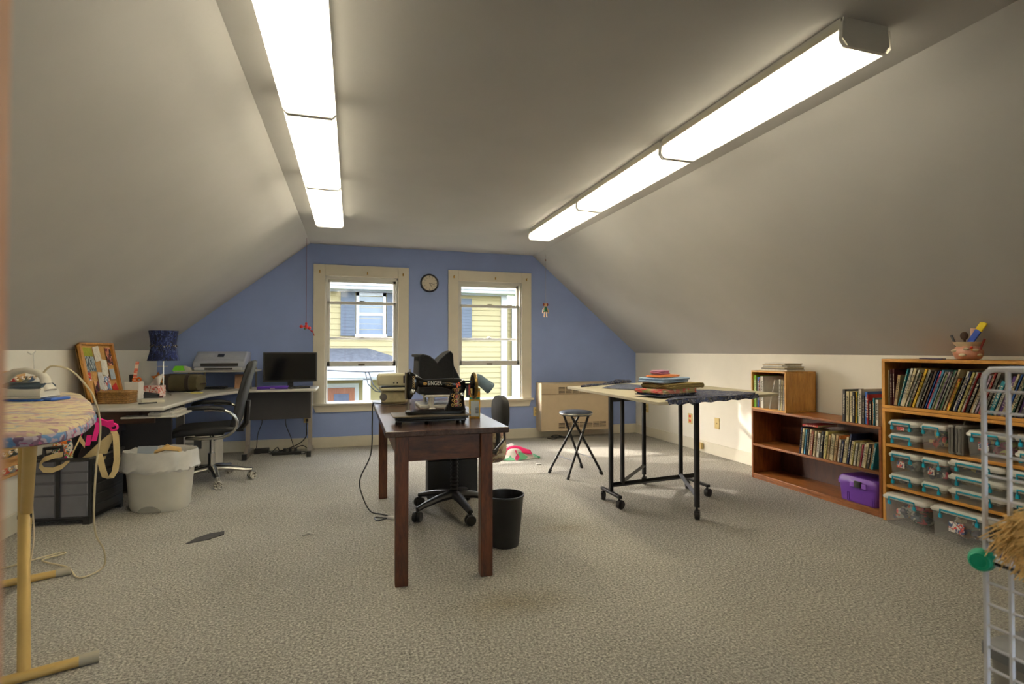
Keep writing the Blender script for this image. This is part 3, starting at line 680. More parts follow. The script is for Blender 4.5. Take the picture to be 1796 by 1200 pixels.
M_clearw = print_fabric('clear_caster', [S(190,184,170), S(70,64,56), S(214,208,194), S(40,38,36)], 90)
five_star(e, 3-6, .32, M_chrome, M_clearw)
MB().cyl((0,0,.08),(0,0,.25),.028,n=16).build('gas_cover', M_chrome, e, smooth=True, local=True)
MB().cyl((0,0,.25),(0,0,.42),.017,n=12).build('gas_column', M_chrome, e, smooth=True, local=True)
MB().cbox((-.01,0,.425),(.22,.16,.03)).build('tilt_plate', M_blackm, e, bevel=.006, local=True)
MB().cyl((.02,-.1,.42),(.05,-.27,.40),.007,n=8).cbox((-.07,-.27,.37),(.055,.01,.07)).build('lever', M_black, e, local=True)
pr = [(-.30,.41),(-.31,.455),(-.26,.50),(-.1,.495),(.05,.505),(.2,.515),(.24,.48),(.2,.45),(-.1,.435),(-.24,.43)]
rg = [[(x*(1-.04*abs(k)), k*.255*(1 if abs(k)<.9 else 1), .465+(z-.465)*(1-.35*(abs(k)>.9))) for x,z in pr] for k in (-1,-.88,-.5,0,.5,.88,1)]
MB().rings(rg).build('seat', M_leather, e, smooth=True, local=True, sub=1)
bk = [(.175,.46),(.215,.56),(.235,.7),(.275,.86),(.31,1.0),(.335,1.06)]
g = []
for k in (-1,-.9,-.5,0,.5,.9,1):
    th_ = .05 if abs(k)<.95 else .025
    g.append([(x-th_*.5+.02*k*k*-1, k*.25*(1-.08*(z>1.0)), z) for x,z in bk]+[(x+th_*.7-.02*k*k, k*.25*(1-.08*(z>1.0)), z) for x,z in reversed(bk)])
MB().rings(g).build('backrest', M_leather, e, smooth=True, local=True, sub=1)
MB().cbox((.10,0,.44),(.3,.09,.02)).tube([(.22,0,.44),(.27,0,.5),(.28,0,.7)],.025,8).build('back_bracket', M_blackm, e, local=True)
for s_ in (-1,1):
    y = s_*.295
    pts = [(-.02,s_*.2,.415),(-.02,y*.95,.415),(.08,y,.425)]
    pts = [(-.16,s_*.22,.418),(-.05,y,.418)] + [(.07+.15*sin(a),y,.535-.118*cos(a)) for a in [R(q) for q in range(0,181,20)]] + [(-.02,y,.655)]
    fr = MB().tube(pts,.013,10).build('arm_frame', M_chrome, e, smooth=True, local=True)
    rg = [[(x, y+yy*w_, z+zz*h_) for yy,zz in sup((1,1),10,2.6)] for x,z,w_,h_ in ((-.20,.645,.012,.008),(-.185,.655,.026,.016),(-.12,.668,.032,.018),(.02,.672,.031,.018),(.11,.66,.027,.016),(.13,.645,.014,.01))]
    MB().rings(rg).build('arm_pad', M_leather, fr, smooth=True, local=True)
# trash bin --------------------------------------------------------------
e = T('trash_bin', 'white oval trash bin lined with a plastic bag', 'bin', (-1.33,4.47,0))
M_binw = plain('bin_white', S(206,200,184), .5, var=.03)
def oval(a, b_, z, n=32, p=2.9, c=(-1.33,4.47), rz=R(-14)):
    q = sup((a,b_), n, p); return [(c[0]+x*cos(rz)-y*sin(rz), c[1]+x*sin(rz)+y*cos(rz), z) for x,y in q]
MB().rings([oval(.175,.12,.0),oval(.188,.13,.03),oval(.215,.15,.34),oval(.222,.156,.40),oval(.212,.146,.40),oval(.205,.14,.36),oval(.18,.122,.03)]).build('body', M_binw, e, smooth=True)
q = oval(.183,.127,.02); 
Mn = rot((-1.33,4.47,0), rz=R(-14))
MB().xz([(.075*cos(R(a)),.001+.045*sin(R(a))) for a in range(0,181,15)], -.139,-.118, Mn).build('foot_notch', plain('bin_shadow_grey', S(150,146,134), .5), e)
M_liner = frosted('plastic_liner', S(228,224,214), .25)
rr = random.Random(5); n_=48
def wav(a, b_, z, amp):
    P_ = oval(a, b_, z, n_); c = (-1.33,4.47)
    return [(c[0]+(x-c[0])*(1+amp*rr.uniform(-1,1)), c[1]+(y-c[1])*(1+amp*rr.uniform(-1,1)), z_+amp*.25*rr.uniform(-1,1)) for x,y,z_ in P_]
MB().rings([wav(.232,.166,.285,.05),wav(.25,.18,.30,.05),wav(.238,.172,.33,.02),wav(.236,.17,.39,.015),wav(.228,.162,.425,.02),wav(.208,.143,.40,.02),wav(.19,.13,.3,.02)], cap=False).build('liner', M_liner, e, smooth=True)
tag(MB().cbox((0,0,.12),(.13,.006,.26),rot((-1.43,4.46,.2),rx=R(-12),rz=R(-5))).build('grey_card', plain('grey_card_stock', S(150,158,166), .7), loc=(-1.43,4.46,.2)), 'pale grey card sticking out of the white trash bin', 'card')
g = MB().tube([(-1.39,4.48,.30),(-1.36,4.47,.41),(-1.29,4.45,.435),(-1.21,4.46,.42),(-1.18,4.48,.32)],[.02,.03,.034,.03,.02],8,flat=.4)
g.tube([(-1.36,4.5,.40),(-1.30,4.5,.45),(-1.24,4.49,.41)],.008,6)
tag(g.build('kraft_scrap', plain('kraft_tan', S(196,162,104), .85, var=.1), loc=(-1.33,4.47,.3), smooth=True), 'crumpled tan paper in the white trash bin', 'paper')
g = MB(); rr = random.Random(9)
for i in range(14): g.ball((-1.33+rr.uniform(-.12,.12),4.47+rr.uniform(-.07,.07),.10+rr.uniform(-.06,.2)),.045,8,5)
o = g.build('crumpled_trash', plain('waste_paper', S(200,196,186), .9, var=.15), loc=(-1.33,4.47,.03)); tag(o, 'crumpled waste filling the white trash bin', 'trash', kind='stuff')
# crate ------------------------------------------------------------------
e = T('rolling_crate', 'grey and black collapsible rolling crate full of bags', 'crate', (-1.80,4.38,0))
Mc = rot((-1.81,4.40,0), rz=R(-6)); M_cg = plain('crate_grey', S(92,92,96), .5, var=.05); M_cb = plain('crate_black', S(38,37,36), .5)
CX, CY, CZ = .185, .205, .43
f_ = MB().box((-CX,-CY,.045),(CX,-CY+.012,CZ),Mc).build('front_panel', M_cg, e)
for xa, xb in ((-CX+.006,-.012),(.012,CX-.006)):
    for za, zb_ in ((.055,.19),(.20,.27),(.285,.34),(.35,.415)):
        MB().box((xa+.008,-CY-.006,za),(xb-.008,-CY,zb_),Mc).build('rib_panel', plain('crate_grey_light', S(104,104,110), .5), f_, bevel=.003)
MB().box((-.01,-CY-.008,.05),(.01,-CY,CZ),Mc).build('hinge', M_cb, f_)
for sx in (-1,1):
    p_ = MB().box((sx*CX-(.012 if sx>0 else 0),-CY,.03),(sx*CX+(.0 if sx>0 else .012),CY,CZ),Mc).build('side_panel', M_cb, e)
    for i in range(5): MB().box((sx*CX,-CY+.02,.06+i*.07),(sx*(CX+.009),CY-.02,.11+i*.07),Mc).build('rib', M_cb, p_, bevel=.003)
MB().box((-CX,CY-.012,.045),(CX,CY,CZ),Mc).build('back_panel', M_cb, e)
MB().box((-CX,-CY,.03),(CX,CY,.055),Mc).build('base', M_cb, e)
MB().tube([(x,y,CZ) for x,y in rrect(-CX-.004,CX+.004,-CY-.006,CY+.006,.02,3)],.011,6,Mc,closed=True).build('rim', M_cb, e)
for sx in (-1,1):
    MB().lathe([(.02,-.014),(.042,-.012),(.042,.012),(.02,.014)],20,M=Mc @ Matrix.Translation((sx*(CX-.012)-.012,-CY-.012,.042)) @ Matrix.Rotation(R(90),4,'X')).build('wheel', M_cb, e, smooth=True) if sx<0 else MB().box((CX-.04,-CY-.004,0),(CX,-CY+.03,.05),Mc).build('foot', M_cb, e)
MB().box((CX-.04,CY-.03,0),(CX,CY,.05),Mc).build('foot', M_cb, e)
MB().tube([(-.10,-CY+.03,.44),(-.10,-CY+.03,.50),(-.0,-CY+.03,.51),(.0,-CY+.03,.44)],.014,6,Mc).build('pull_handle', M_cb, e, bevel=.003)
# bags in the crate
M_canvas = plain('natural_canvas', S(192,170,122), .9, var=.08, bump=.25, bscale=160)
e = T('canvas_tote', 'natural canvas tote bag with long straps hanging over the crate', 'tote bag', (-1.70,4.35,.1))
rg = [oval(.08,.06,.1,24,2.5,(-1.735,4.345)),oval(.085,.065,.3,24,2.5,(-1.735,4.345)),oval(.09,.07,.44,24,2.5,(-1.73,4.34)),oval(.10,.07,.545,24,2.5,(-1.67,4.34)),oval(.092,.062,.545,24,2.5,(-1.67,4.34)),oval(.078,.06,.3,24,2.5,(-1.735,4.345))]
for kk in (3,4): rg[kk] = [(x,y,.415+.155*max(0,min(1,(x+1.74)/.15))+.25*max(0,y-4.34)) for x,y,z in rg[kk]]
rg[2] = [(x,y,.38) for x,y,z in rg[2]]
MB().rings(rg, cap=False).build('body', M_canvas, e, smooth=True)
def strap(e, pts, w_=.02):
    return MB().ribbon(pts, (1,.25,0), .036, .004).build('strap', M_canvas, e, smooth=True)
strap(e, [(-1.600,4.34,.54),(-1.575,4.33,.585),(-1.552,4.30,.56),(-1.535,4.27,.48),(-1.525,4.25,.40),(-1.53,4.235,.33),(-1.55,4.22,.285),(-1.575,4.205,.30),(-1.588,4.195,.36),(-1.60,4.195,.42),(-1.615,4.21,.455)])
MB().ribbon([(-1.73,4.30,.50),(-1.735,4.24,.56),(-1.745,4.20,.50),(-1.765,4.178,.43),(-1.80,4.17,.39),(-1.85,4.168,.37),(-1.90,4.17,.375),(-1.925,4.175,.405),(-1.905,4.18,.44),(-1.86,4.19,.455),(-1.81,4.2,.465)], (0,.4,1), .034, .004).build('strap', M_canvas, e, smooth=True)
e = T('black_backpack', 'black backpack with hot pink trim stuffed in the crate', 'backpack', (-1.67,4.38,.2))
M_pink = plain('hot_pink', S(240,36,140), .6)
M_bkf = plain('black_nylon', S(34,30,30), .7, var=.1)
MB().rings([[(-1.735+dx+x*k, 4.345+.02*k+y*k, z) for x,y in sup((.085,.06),20,2.4)] for z,k,dx in ((.2,.6,0),(.3,.7,0),(.43,.75,.01),(.5,.9,.05),(.60,.9,.06),(.645,.6,.06),(.655,.2,.06))]).build('body', M_bkf, e, smooth=True)
MB().ribbon([(-1.76,4.31,.585),(-1.735,4.30,.635),(-1.69,4.30,.665),(-1.64,4.30,.66),(-1.60,4.305,.64),(-1.57,4.315,.645)],(0,-.5,1),.05,.012).build('top_trim', M_pink, e, smooth=True)
MB().ribbon([(-1.655,4.30,.655),(-1.66,4.29,.60),(-1.675,4.288,.53)],(1,0,0),.028,.006).build('strap', M_pink, e, smooth=True)
MB().ribbon([(-1.705,4.30,.57),(-1.712,4.292,.50)],(1,0,0),.028,.006).build('strap', M_pink, e, smooth=True)
MB().torus((0,0,0),.022,.008,rot((-1.575,4.33,.615),rx=R(90)),14,6).build('loop', M_pink, e, smooth=True)
M_flor = print_fabric('floral_cotton', [S(222,214,196), S(196,40,90), S(110,150,50), S(230,222,206), S(226,120,40), S(60,110,120)], 55)
tag(MB().rings([[(-1.835+x*k, 4.252+y*k, z) for x,y in sup((.055,.022),16,2.6)] for z,k in ((.15,.8),(.3,1),(.5,1.05),(.555,.9),(.56,.5))]).build('floral_pouch', M_flor, loc=(-1.835,4.252,.15), smooth=True), 'floral print fabric pouch standing in the crate', 'pouch')
# ironing board ----------------------------------------------------------
M_cover = print_fabric('board_cover', [S(206,190,150), S(202,186,146), S(206,190,150), S(200,182,142), S(168,124,134), S(206,190,150), S(190,156,146), S(206,190,150), S(150,158,166), S(204,186,146), S(146,116,126), S(206,190,150)], 42, sc=(.55,1.1,1), bump=.3)
M_leg = plain('tan_enamel', S(196,164,96), .4, .2, var=.05)
BP = [(-.90,1.53),(-.795,1.545),(-.735,1.561),(-.70,1.62),(-.705,1.70),(-.718,1.786),(-.785,2.02),(-.955,2.42),(-1.167,2.85),(-1.27,3.0),(-1.36,3.04),(-1.44,3.0),(-1.44,2.85),(-1.35,2.45),(-1.20,2.0),(-1.11,1.7),(-1.05,1.58),(-.98,1.54)]
BP = [(x*1.1, y*1.1) for x, y in BP]
e = T('ironing_board', 'ironing board with cream floral cover and tan metal legs', 'ironing board', (-1.1,2.4,0))
cxb, cyb = sum(p[0] for p in BP)/len(BP), sum(p[1] for p in BP)/len(BP)
sc_ = lambda k: [(cxb+(x-cxb)*k, cyb+(y-cyb)*(1-(1-k)*.4)) for x,y in BP]
MB().rings([[(x,y,z) for x,y in sc_(k)] for k,z in ((.94,.894),(.985,.896),(1,.905),(1,.917),(.985,.926),(.95,.93))]).build('padded_cover', M_cover, e, smooth=True)
M_edge = print_fabric('board_hem', [S(168,150,160), S(112,84,104), S(176,160,170), S(96,130,168), S(160,90,120), S(176,160,170)], 42, sc=(1,.8,1))
MB().rings([[(x,y,z) for x,y in sc_(k)] for k,z in ((.99,.892),(1.006,.895),(1.009,.908),(1.003,.918))], cap=False).build('cover_hem', M_edge, e, smooth=True, solid=.003)
MB().rings([[(x,y,z) for x,y in sc_(.9)] for z in (.884,.894)]).build('deck', M_leg, e)
def leg(p0, p1, r_): 
    d = Vector(p1)-Vector(p0)
    return MB().tube([p0,p1], r_, 10, flat=.7).build('leg', M_leg, e, smooth=True)
leg((-1.085,2.275,.03), (-1.32,2.74,.886), .0185)
leg((-1.54,3.21,.03), (-.96,2.03,.886), .0185)
for a, c in (((-.895,2.335),(-1.36,2.165)), ((-1.38,3.275),(-1.80,3.105))):
    f0 = MB().tube([(a[0],a[1],.018),(c[0],c[1],.018)], .018, 10).build('foot_bar', M_leg, e, smooth=True)
    d = (Vector(c)-Vector(a)).normalized()
    for p_, s_ in ((a,-1),(c,1)):
        q = Vector((p_[0],p_[1],.019)); dd = Vector((d[0],d[1],0))*s_
        MB().cyl(tuple(q-dd*.05), tuple(q+dd*.008), .0205, n=12).build('foot_cap', plain('grey_rubber', S(160,152,132), .6), f0, smooth=True)
MB().cyl((-1.235,2.53,.50),(-1.195,2.545,.50),.008,n=8).build('pivot_bolt', M_blackm, e)
# iron rest and iron
Mi = rot((-1.375,2.82,.931), rz=R(-16.8))     # local x: heel +, tip -
outl = [(.135,-.05),(.14,0),(.135,.05),(.06,.058),(-.03,.05),(-.1,.025),(-.135,0),(-.1,-.025),(-.03,-.05),(.06,-.058)]
tag(MB().prism([(x*1.1,y*1.22) for x,y in outl], 0, .006, Mi).cbox((.165,0,.006),(.03,.1,.012),Mi).build('iron_rest', plain('blue_silicone', S(34,84,168), .5), loc=(-1.375,2.82,.931), bevel=.003), 'blue silicone rest under the iron', 'iron rest')
Mi = rot((-1.375,2.82,.938), rz=R(-16.8))
e = T('iron', 'white steam iron with dark grey water tank', 'iron', (-1.375,2.82,.938))
M_iw = plain('iron_white', S(214,208,192), .3, var=.02)
MB().prism(outl, 0, .012, Mi).build('soleplate', M_chrome, e, bevel=.002)
rg = [[(x*k+dx, y*k*w_, z) for x,y in outl] for z,k,dx,w_ in ((.012,.99,0,1),(.03,.97,.0,1),(.045,.9,.006,.85),(.055,.8,.012,.7))]
MB().rings(rg, Mi).build('lower_body', M_iw, e, smooth=True)
rg = [[(x*k+dx, y*k*w_, z) for x,y in outl] for z,k,dx,w_ in ((.038,.82,.01,1),(.055,.86,.01,.86),(.066,.72,.03,.6),(.072,.55,.045,.4))]
MB().rings(rg, Mi).build('water_tank', plain('tank_grey', S(58,72,84), .2, var=.05), e, smooth=True)
hp = [(-.10,.045),(-.085,.065),(-.06,.09),(-.02,.115),(.03,.122),(.075,.112),(.10,.098),(.11,.085),(.115,.06),(.135,.035)]
rg = []
for i,(x,z) in enumerate(hp):
    w_ = (.02,.024,.021,.018,.018,.018,.019,.02,.024,.03)[i]; h_ = (.012,.018,.018,.014,.0125,.0125,.014,.016,.016,.012)[i]
    a = math.atan2(hp[min(i+1,9)][1]-hp[max(i-1,0)][1], hp[min(i+1,9)][0]-hp[max(i-1,0)][0])
    rg.append([(x-sin(a)*zz*h_, yy*w_, z+cos(a)*zz*h_) for yy,zz in sup((1,1),12,2.4)])
MB().rings(rg, Mi).build('handle', M_iw, e, smooth=True)
MB().cbox((-.068,0,.108),(.03,.02,.012),Mi @ Matrix.Rotation(R(-8),4,'Y')).build('steam_button', M_chrome, e, bevel=.003)
cp = [(-1.285,2.793,1.035),(-1.265,2.79,1.065),(-1.24,2.79,1.078),(-1.19,2.81,1.06),(-1.14,2.82,1.0),(-1.11,2.84,.93),(-1.10,2.88,.8),(-1.13,2.92,.6),(-1.16,2.98,.4),(-1.19,3.08,.25),(-1.20,3.2,.13),(-1.23,3.27,.02),(-1.30,3.19,.008),(-1.42,3.36,.008),(-1.56,3.47,.008),(-1.6,3.52,.01),(-1.53,3.58,.012),(-1.56,3.6,.012),(-1.66,3.51,.012),(-1.74,3.45,.008),(-1.86,3.5,.008)]
P_ = [Vector(p) for p in cp]; o_ = []
for i in range(len(P_)-1):
    p0, p1, p2, p3 = P_[max(i-1,0)], P_[i], P_[i+1], P_[min(i+2,len(P_)-1)]
    for k in range(5):
        t = k/5; o_.append(tuple(.5*((2*p1)+(-p0+p2)*t+(2*p0-5*p1+4*p2-p3)*t*t+(-p0+3*p1-3*p2+p3)*t**3)))
MB().tube(o_, .0042, 6).build('cord', plain('cream_cord', S(212,198,160), .6), e, smooth=True)
# cords hanging from the board
cable('pale drawstring hanging from the ironing board', [(-1.46,3.13,.885),(-1.465,3.14,.7),(-1.475,3.14,.45),(-1.47,3.15,.25),(-1.48,3.14,.1),(-1.475,3.13,.012)], .003, plain('pale_string', S(206,190,160), .8), 'drawstring')
# thread racks on the left wall ---------------------------------------
M_pine = wood('pine_rack', S(176,128,72), S(214,170,110), (14,3,14))
SPC = [(206,200,186),(150,150,150),(186,186,190),(176,150,100),(92,96,84),(226,220,200),(170,40,44),(40,40,44),(220,80,60),(70,90,120),(50,60,58),(190,160,96)]
ORD = ['first','second','third','fourth','fifth','sixth','seventh','eighth','ninth','tenth']
SPN = ['cream','grey','silver grey','tan','olive green','ivory','dark red','black','coral red','slate blue','dark green','mustard']
cnt = 0
def rack(label, y0, y1, z0, rows, n, grp, words_):
    global cnt
    e = T('thread_rack', label, 'rack', (XL,(y0+y1)/2,z0))
    hgt = rows*.1+.02
    MB().box((XL,y0,z0),(XL+.012,y1,z0+hgt)).build('backboard', M_pine, e)
    for r_ in range(rows):
        zz = z0+.012+r_*.1
        MB().box((XL+.012,y0,zz),(XL+.035,y1,zz+.018)).build('ledge', M_pine, e, bevel=.002)
        for k in range(n):
            y = y0+.03+k*(y1-y0-.06)/(n-1)
            MB().cyl((XL+.012,y,zz+.03),(XL+.09,y,zz+.068),.004,n=6).build('peg', M_pine, e)
            ci = (cnt*5+r_) % 12; cnt += 1
            Ms = rot((XL+.022,y,zz+.035), ry=R(64))
            s = T('thread_spool', '%s thread spool, %s from the window end on the %s' % (SPN[ci], ORD[n-k-1], words_ if rows == 1 else words_+(' bottom row',' top row')[r_]), 'spool', (XL+.05,y,zz+.04), 0, grp)
            MB().lathe([(.016,.004),(.018,.02),(.018,.042),(.013,.058)],12,M=Ms).build('thread', plain('thread_%d' % ci, S(*SPC[ci]), .7, var=.08, scale=60), s, smooth=True)
            MB().lathe([(.02,0),(.02,.004)],12,M=Ms).lathe([(.0135,.056),(.013,.064),(.006,.064)],12,M=Ms).build('core', plain('spool_core', S(214,204,184), .6), s)
rack('pine thread rack on the white wall above the ironing board', 3.55, 4.20, .90, 1, 10, 'thread spools on the upper rack', 'upper rack')
rack('pine thread rack on the white wall below the ironing board', 3.50, 4.15, .36, 2, 10, 'thread spools on the lower rack', 'lower rack')
g = MB().tube([(-1.99,4.16,1.135),(-1.985,4.19,1.12),(-1.985,4.22,1.125),(-1.99,4.25,1.14)],.004,6).tube([(-1.985,4.215,1.12),(-1.985,4.225,1.05),(-1.985,4.23,.985)],.0025,5)
tag(g.build('wall_hook', M_sash, loc=(-1.99,4.2,1.1)), 'small white hook with a dangling string above the upper thread rack', 'hook')

# ================================================================== MIDDLE
# sewing table
M_mahog = wood('dark_mahogany', S(48,24,13), S(104,56,30), (3,14,14), .38)
M_mahleg = wood('dark_mahogany_leg', S(46,23,12), S(112,60,31), (14,14,2.5), .4)
e = T('sewing_table', 'dark stained wooden table holding the black sewing machine', 'table', (.46,3.47,0))
TZ = .755
MB().box((.155,2.62,TZ-.03),(.775,4.32,TZ)).build('tabletop', wood('dark_tabletop', S(46,29,23), S(84,60,50), (14,3,14), .26), e, bevel=.005)
LX = (.205,.268,.63,.692); LY = (2.635,2.70,4.235,4.30)
for xa, xb in ((LX[0],LX[1]),(LX[2],LX[3])):
    for ya, yb in ((LY[0],LY[1]),(LY[2],LY[3])):
        MB().box((xa,ya,0),(xb,yb,TZ-.03)).build('leg', M_mahleg, e, bevel=.004)
for yy in (2.655, 4.265): MB().box((LX[1],yy,.60),(LX[2],yy+.022,TZ-.03)).build('apron', M_mahog, e, bevel=.002)
for xx in (.22, .655): MB().box((xx,LY[1],.60),(xx+.022,LY[2],TZ-.03)).build('apron', wood('dark_mahogany_side', S(54,27,16), S(108,58,34), (14,3,14), .38), e, bevel=.002)
# antique sewing machine
M_jap = plain('black_japan', S(16,15,14), .18, var=.1)
M_gold = plain('gold_decal', S(196,160,92), .4, .5, var=.2, scale=60)
M_red = plain('decal_red', S(170,54,34), .5)
e = T('sewing_machine', 'black antique sewing machine with gold decals on a low base', 'sewing machine', (.41,2.9,TZ))
YM = 2.89
bs = MB().box((.215,2.80,.784),(.60,2.99,.80)).box((.225,2.81,.772),(.59,2.98,.784)).build('base_plate', M_jap, e, bevel=.003)
MB().box((.205,2.792,.797),(.612,2.998,.804)).build('base_rim', plain('worn_steel', S(96,84,62), .4, .7, var=.2, scale=30), bs, bevel=.002)
for fx in (.24,.575,.40):
    for fy in (2.82,2.965):
        MB().cyl((fx,fy,TZ),(fx,fy,.773),.010,.014,n=10).build('foot', M_blackm, e, smooth=True)
MB().prism(rrect(.275,.60,YM-.045,YM+.05,.03), .804, .822).build('bed', M_jap, e, bevel=.003)
def ring_yz(x, zc, ry_, rz_, n=16, p=2.6): return [(x, YM+y, zc+z) for y,z in sup((ry_,rz_),n,p)]
rg = [ring_yz(.335,.985,.02,.03),ring_yz(.355,.972,.024,.026),ring_yz(.375,.968,.026,.021),ring_yz(.42,.969,.027,.021),ring_yz(.47,.969,.030,.024),ring_yz(.52,.963,.034,.032),ring_yz(.56,.952,.035,.042),ring_yz(.59,.95,.03,.036),ring_yz(.598,.95,.02,.026)]
MB().rings(rg).build('arm', M_jap, e, smooth=True)
rg = []
for z, x0, x1, w_ in ((.822,.485,.605,.045),(.83,.49,.60,.042),(.86,.505,.595,.036),(.90,.515,.592,.034),(.94,.515,.59,.034),(.97,.51,.585,.032)):
    rg.append([((x0+x1)/2+x*(x1-x0)/2, YM+y*w_, z) for x,y in sup((1,1),16,2.8)])
MB().rings(rg).build('pillar', M_jap, e, smooth=True)
hd = MB()
rg = []
for z, x0, x1, w_ in ((.885,.285,.305,.018),(.905,.282,.315,.024),(.935,.281,.335,.028),(.97,.281,.352,.028),(1.0,.281,.35,.027),(1.02,.283,.325,.024),(1.03,.285,.305,.016)):
    rg.append([((x0+x1)/2+x*(x1-x0)/2, YM+y*w_, z) for x,y in sup((1,1),14,3)])
MB().rings(rg).build('head', M_jap, e, smooth=True)
MB().box((.274,YM-.024,.885),(.282,YM+.024,1.028)).build('face_plate', plain('worn_steel', S(96,84,62)), e, bevel=.003)
MB().cyl((.292,YM,.89),(.292,YM,.83),.006,n=8).cyl((.292,YM,.835),(.292,YM,.822),.003,n=6).cbox((.29,YM-.004,.824),(.02,.012,.004)).build('needle_bar', M_chrome, e)
MB().cyl((.30,YM,1.03),(.30,YM,1.045),.004,n=6).build('pressure_screw', M_chrome, e)
MB().lathe([(.014,0),(.014,.004),(.009,.008),(.004,.014)],14,M=rot((.312,YM-.026,.925),rx=R(90))).build('tension_dial', M_chrome, e, smooth=True)
MB().lathe([(.012,0),(.012,.004),(.006,.01)],14,M=rot((.575,YM-.037,.905),rx=R(90))).build('stitch_screw', M_chrome, e, smooth=True)
MB().cyl((.535,YM,.995),(.535,YM,1.04),.0022,n=6).build('spool_pin', M_blackm, e)
MB().cyl((.595,YM,.95),(.66,YM,.95),.014,n=12).cbox((.615,YM,.975),(.035,.05,.006)).cbox((.612,YM-.02,.92),(.02,.016,.06)).build('winder', M_blackm, e, smooth=True)
MB().cbox((.617,YM-.03,.93),(.008,.006,.055)).build('winder_belt', M_red, e)
wh = MB().torus((0,0,0),.066,.0095,rot((.650,YM,.95),ry=R(90)),28,8).build('hand_wheel', plain('worn_brass_rim', S(120,98,52), .35, .7, var=.2, scale=30), e, smooth=True)
g = MB()
for k in range(5):
    a = 2*pi*k/5; g.cyl((.650,YM,.95),(.650,YM+.064*cos(a),.95+.064*sin(a)),.008,.006,n=8)
g.build('spokes', M_jap, wh)
MB().tube([(.652,YM-.06,.95),(.652,YM-.05,.90),(.640,YM-.035,.885)],.007,6).build('belt_guard', plain('worn_brass_rim', S(120,98,52)), e)
# decals
def decal_text(txt, size, Mx, mat, parent, name):
    cu = bpy.data.curves.new('txt','FONT'); cu.body = txt; cu.size = size; cu.extrude = .0006; cu.align_x = 'CENTER'; cu.align_y = 'CENTER'
    ob = bpy.data.objects.new('txt', cu); col.objects.link(ob)
    bpy.context.view_layer.update()
    me = bpy.data.meshes.new_from_object(ob.evaluated_get(bpy.context.evaluated_depsgraph_get()))
    bpy.data.objects.remove(ob)
    b_ = MB(); b_.add([tuple(v.co) for v in me.vertices], [tuple(p_.vertices) for p_ in me.polygons], Mx)
    return b_.build(name, mat, parent)
M_silver = plain('silver_letter', S(214,206,190), .45, .2, var=.05)
decal_text('SINGER', .033, rot((.428,YM-.0295,.969), rx=R(90)) @ Matrix.Diagonal((.70,1,1,1)), M_silver, e, 'lettering')
g = MB()
for i in range(5):                               # scroll flourishes on the arm
    for s_ in (-1,1):
        cx_ = .372+.004*i if s_<0 else .483+.009*i
        if s_<0 and i>2: continue
        Mx = rot((cx_,YM-.0285-.0012*i*(s_>0),.968-.002*i*(s_>0)), rx=R(90)); g.torus((0,0,0),.0075 if s_>0 else .006,.0013,Mx,12,4)
g.build('arm_scrolls', M_gold, e)
g = MB(); g2 = MB()
for z, r_ in ((.842,.016),(.868,.014),(.895,.0165),(.93,.012)):
    yy = YM-.0365-.001*(z<.87)
    Mx = rot((.545,yy,z), rx=R(90)); g.torus((0,0,0),r_,.0016,Mx,18,4); g2.lathe([(r_*.6,0),(r_*.55,.0016)],14,M=Mx)
    for s_ in (-1,1): g.torus((s_*r_*1.35,r_*.5,0),r_*.42,.0012,Mx,10,4)
g.build('pillar_scrolls', M_gold, e); g2.build('pillar_medallions', plain('decal_rust', S(150,78,44), .5), e)
g = MB()
for dx, dz in ((0,0),(.012,.006),(.004,-.012),(.016,-.006)): g.lathe([(.006,0),(.004,.0016)],10,M=rot((.558+dx-.012,YM-.0362,.962+dz),rx=R(90)))
g.build('flower_decal', plain('decal_orange', S(206,84,44), .5), e)
g = MB()
for i in range(5): g.torus((0,0,0),.005,.0011,rot((.316,YM-.0285,.95+.013*i),rx=R(90)),10,4)
g.build('head_scrolls', M_gold, e)
# carton with blue cloth
e = T('yellow_carton', 'tall yellow and orange printed carton behind the sewing machine', 'carton', (.68,3.03,TZ))
Mx = rot((.685,3.03,TZ), rz=R(-8))
MB().cbox((0,0,.085),(.062,.045,.17),Mx).build('body', print_fabric('carton_print', [S(226,160,36), S(206,150,50), S(190,170,70), S(226,160,36), S(80,140,120)], 60), e, bevel=.001)
MB().cbox((0,-.0235,.055),(.048,.002,.09),Mx).build('label', plain('carton_label', S(206,210,206), .5), e)
g = MB()
for i in range(5): g.cbox((.012,-.025,.03+i*.007),(.018,.0012,.003),Mx)
g.build('barcode', M_black, e)
MB().cbox((0,-.0235,.115),(.062,.001,.012),Mx).build('green_band', plain('carton_green', S(70,150,110), .5), e)
Mx = rot((.722,3.03,.968), ry=R(38), rz=R(-10))
rg = [[(x, y*w_, z*h_) for y,z in sup((1,1),14,2.6)] for x,w_,h_ in ((-.04,.03,.022),(-.02,.04,.03),(.03,.045,.032),(.07,.048,.036),(.078,.04,.03))]
tag(MB().rings(rg, Mx).build('blue_cloth_pouch', plain('slate_blue_cloth', S(104,122,134), .85, var=.12, bump=.3, bscale=80), loc=(.715,3.03,.93), smooth=True), 'slate blue cloth pouch slumped on the yellow carton', 'pouch')
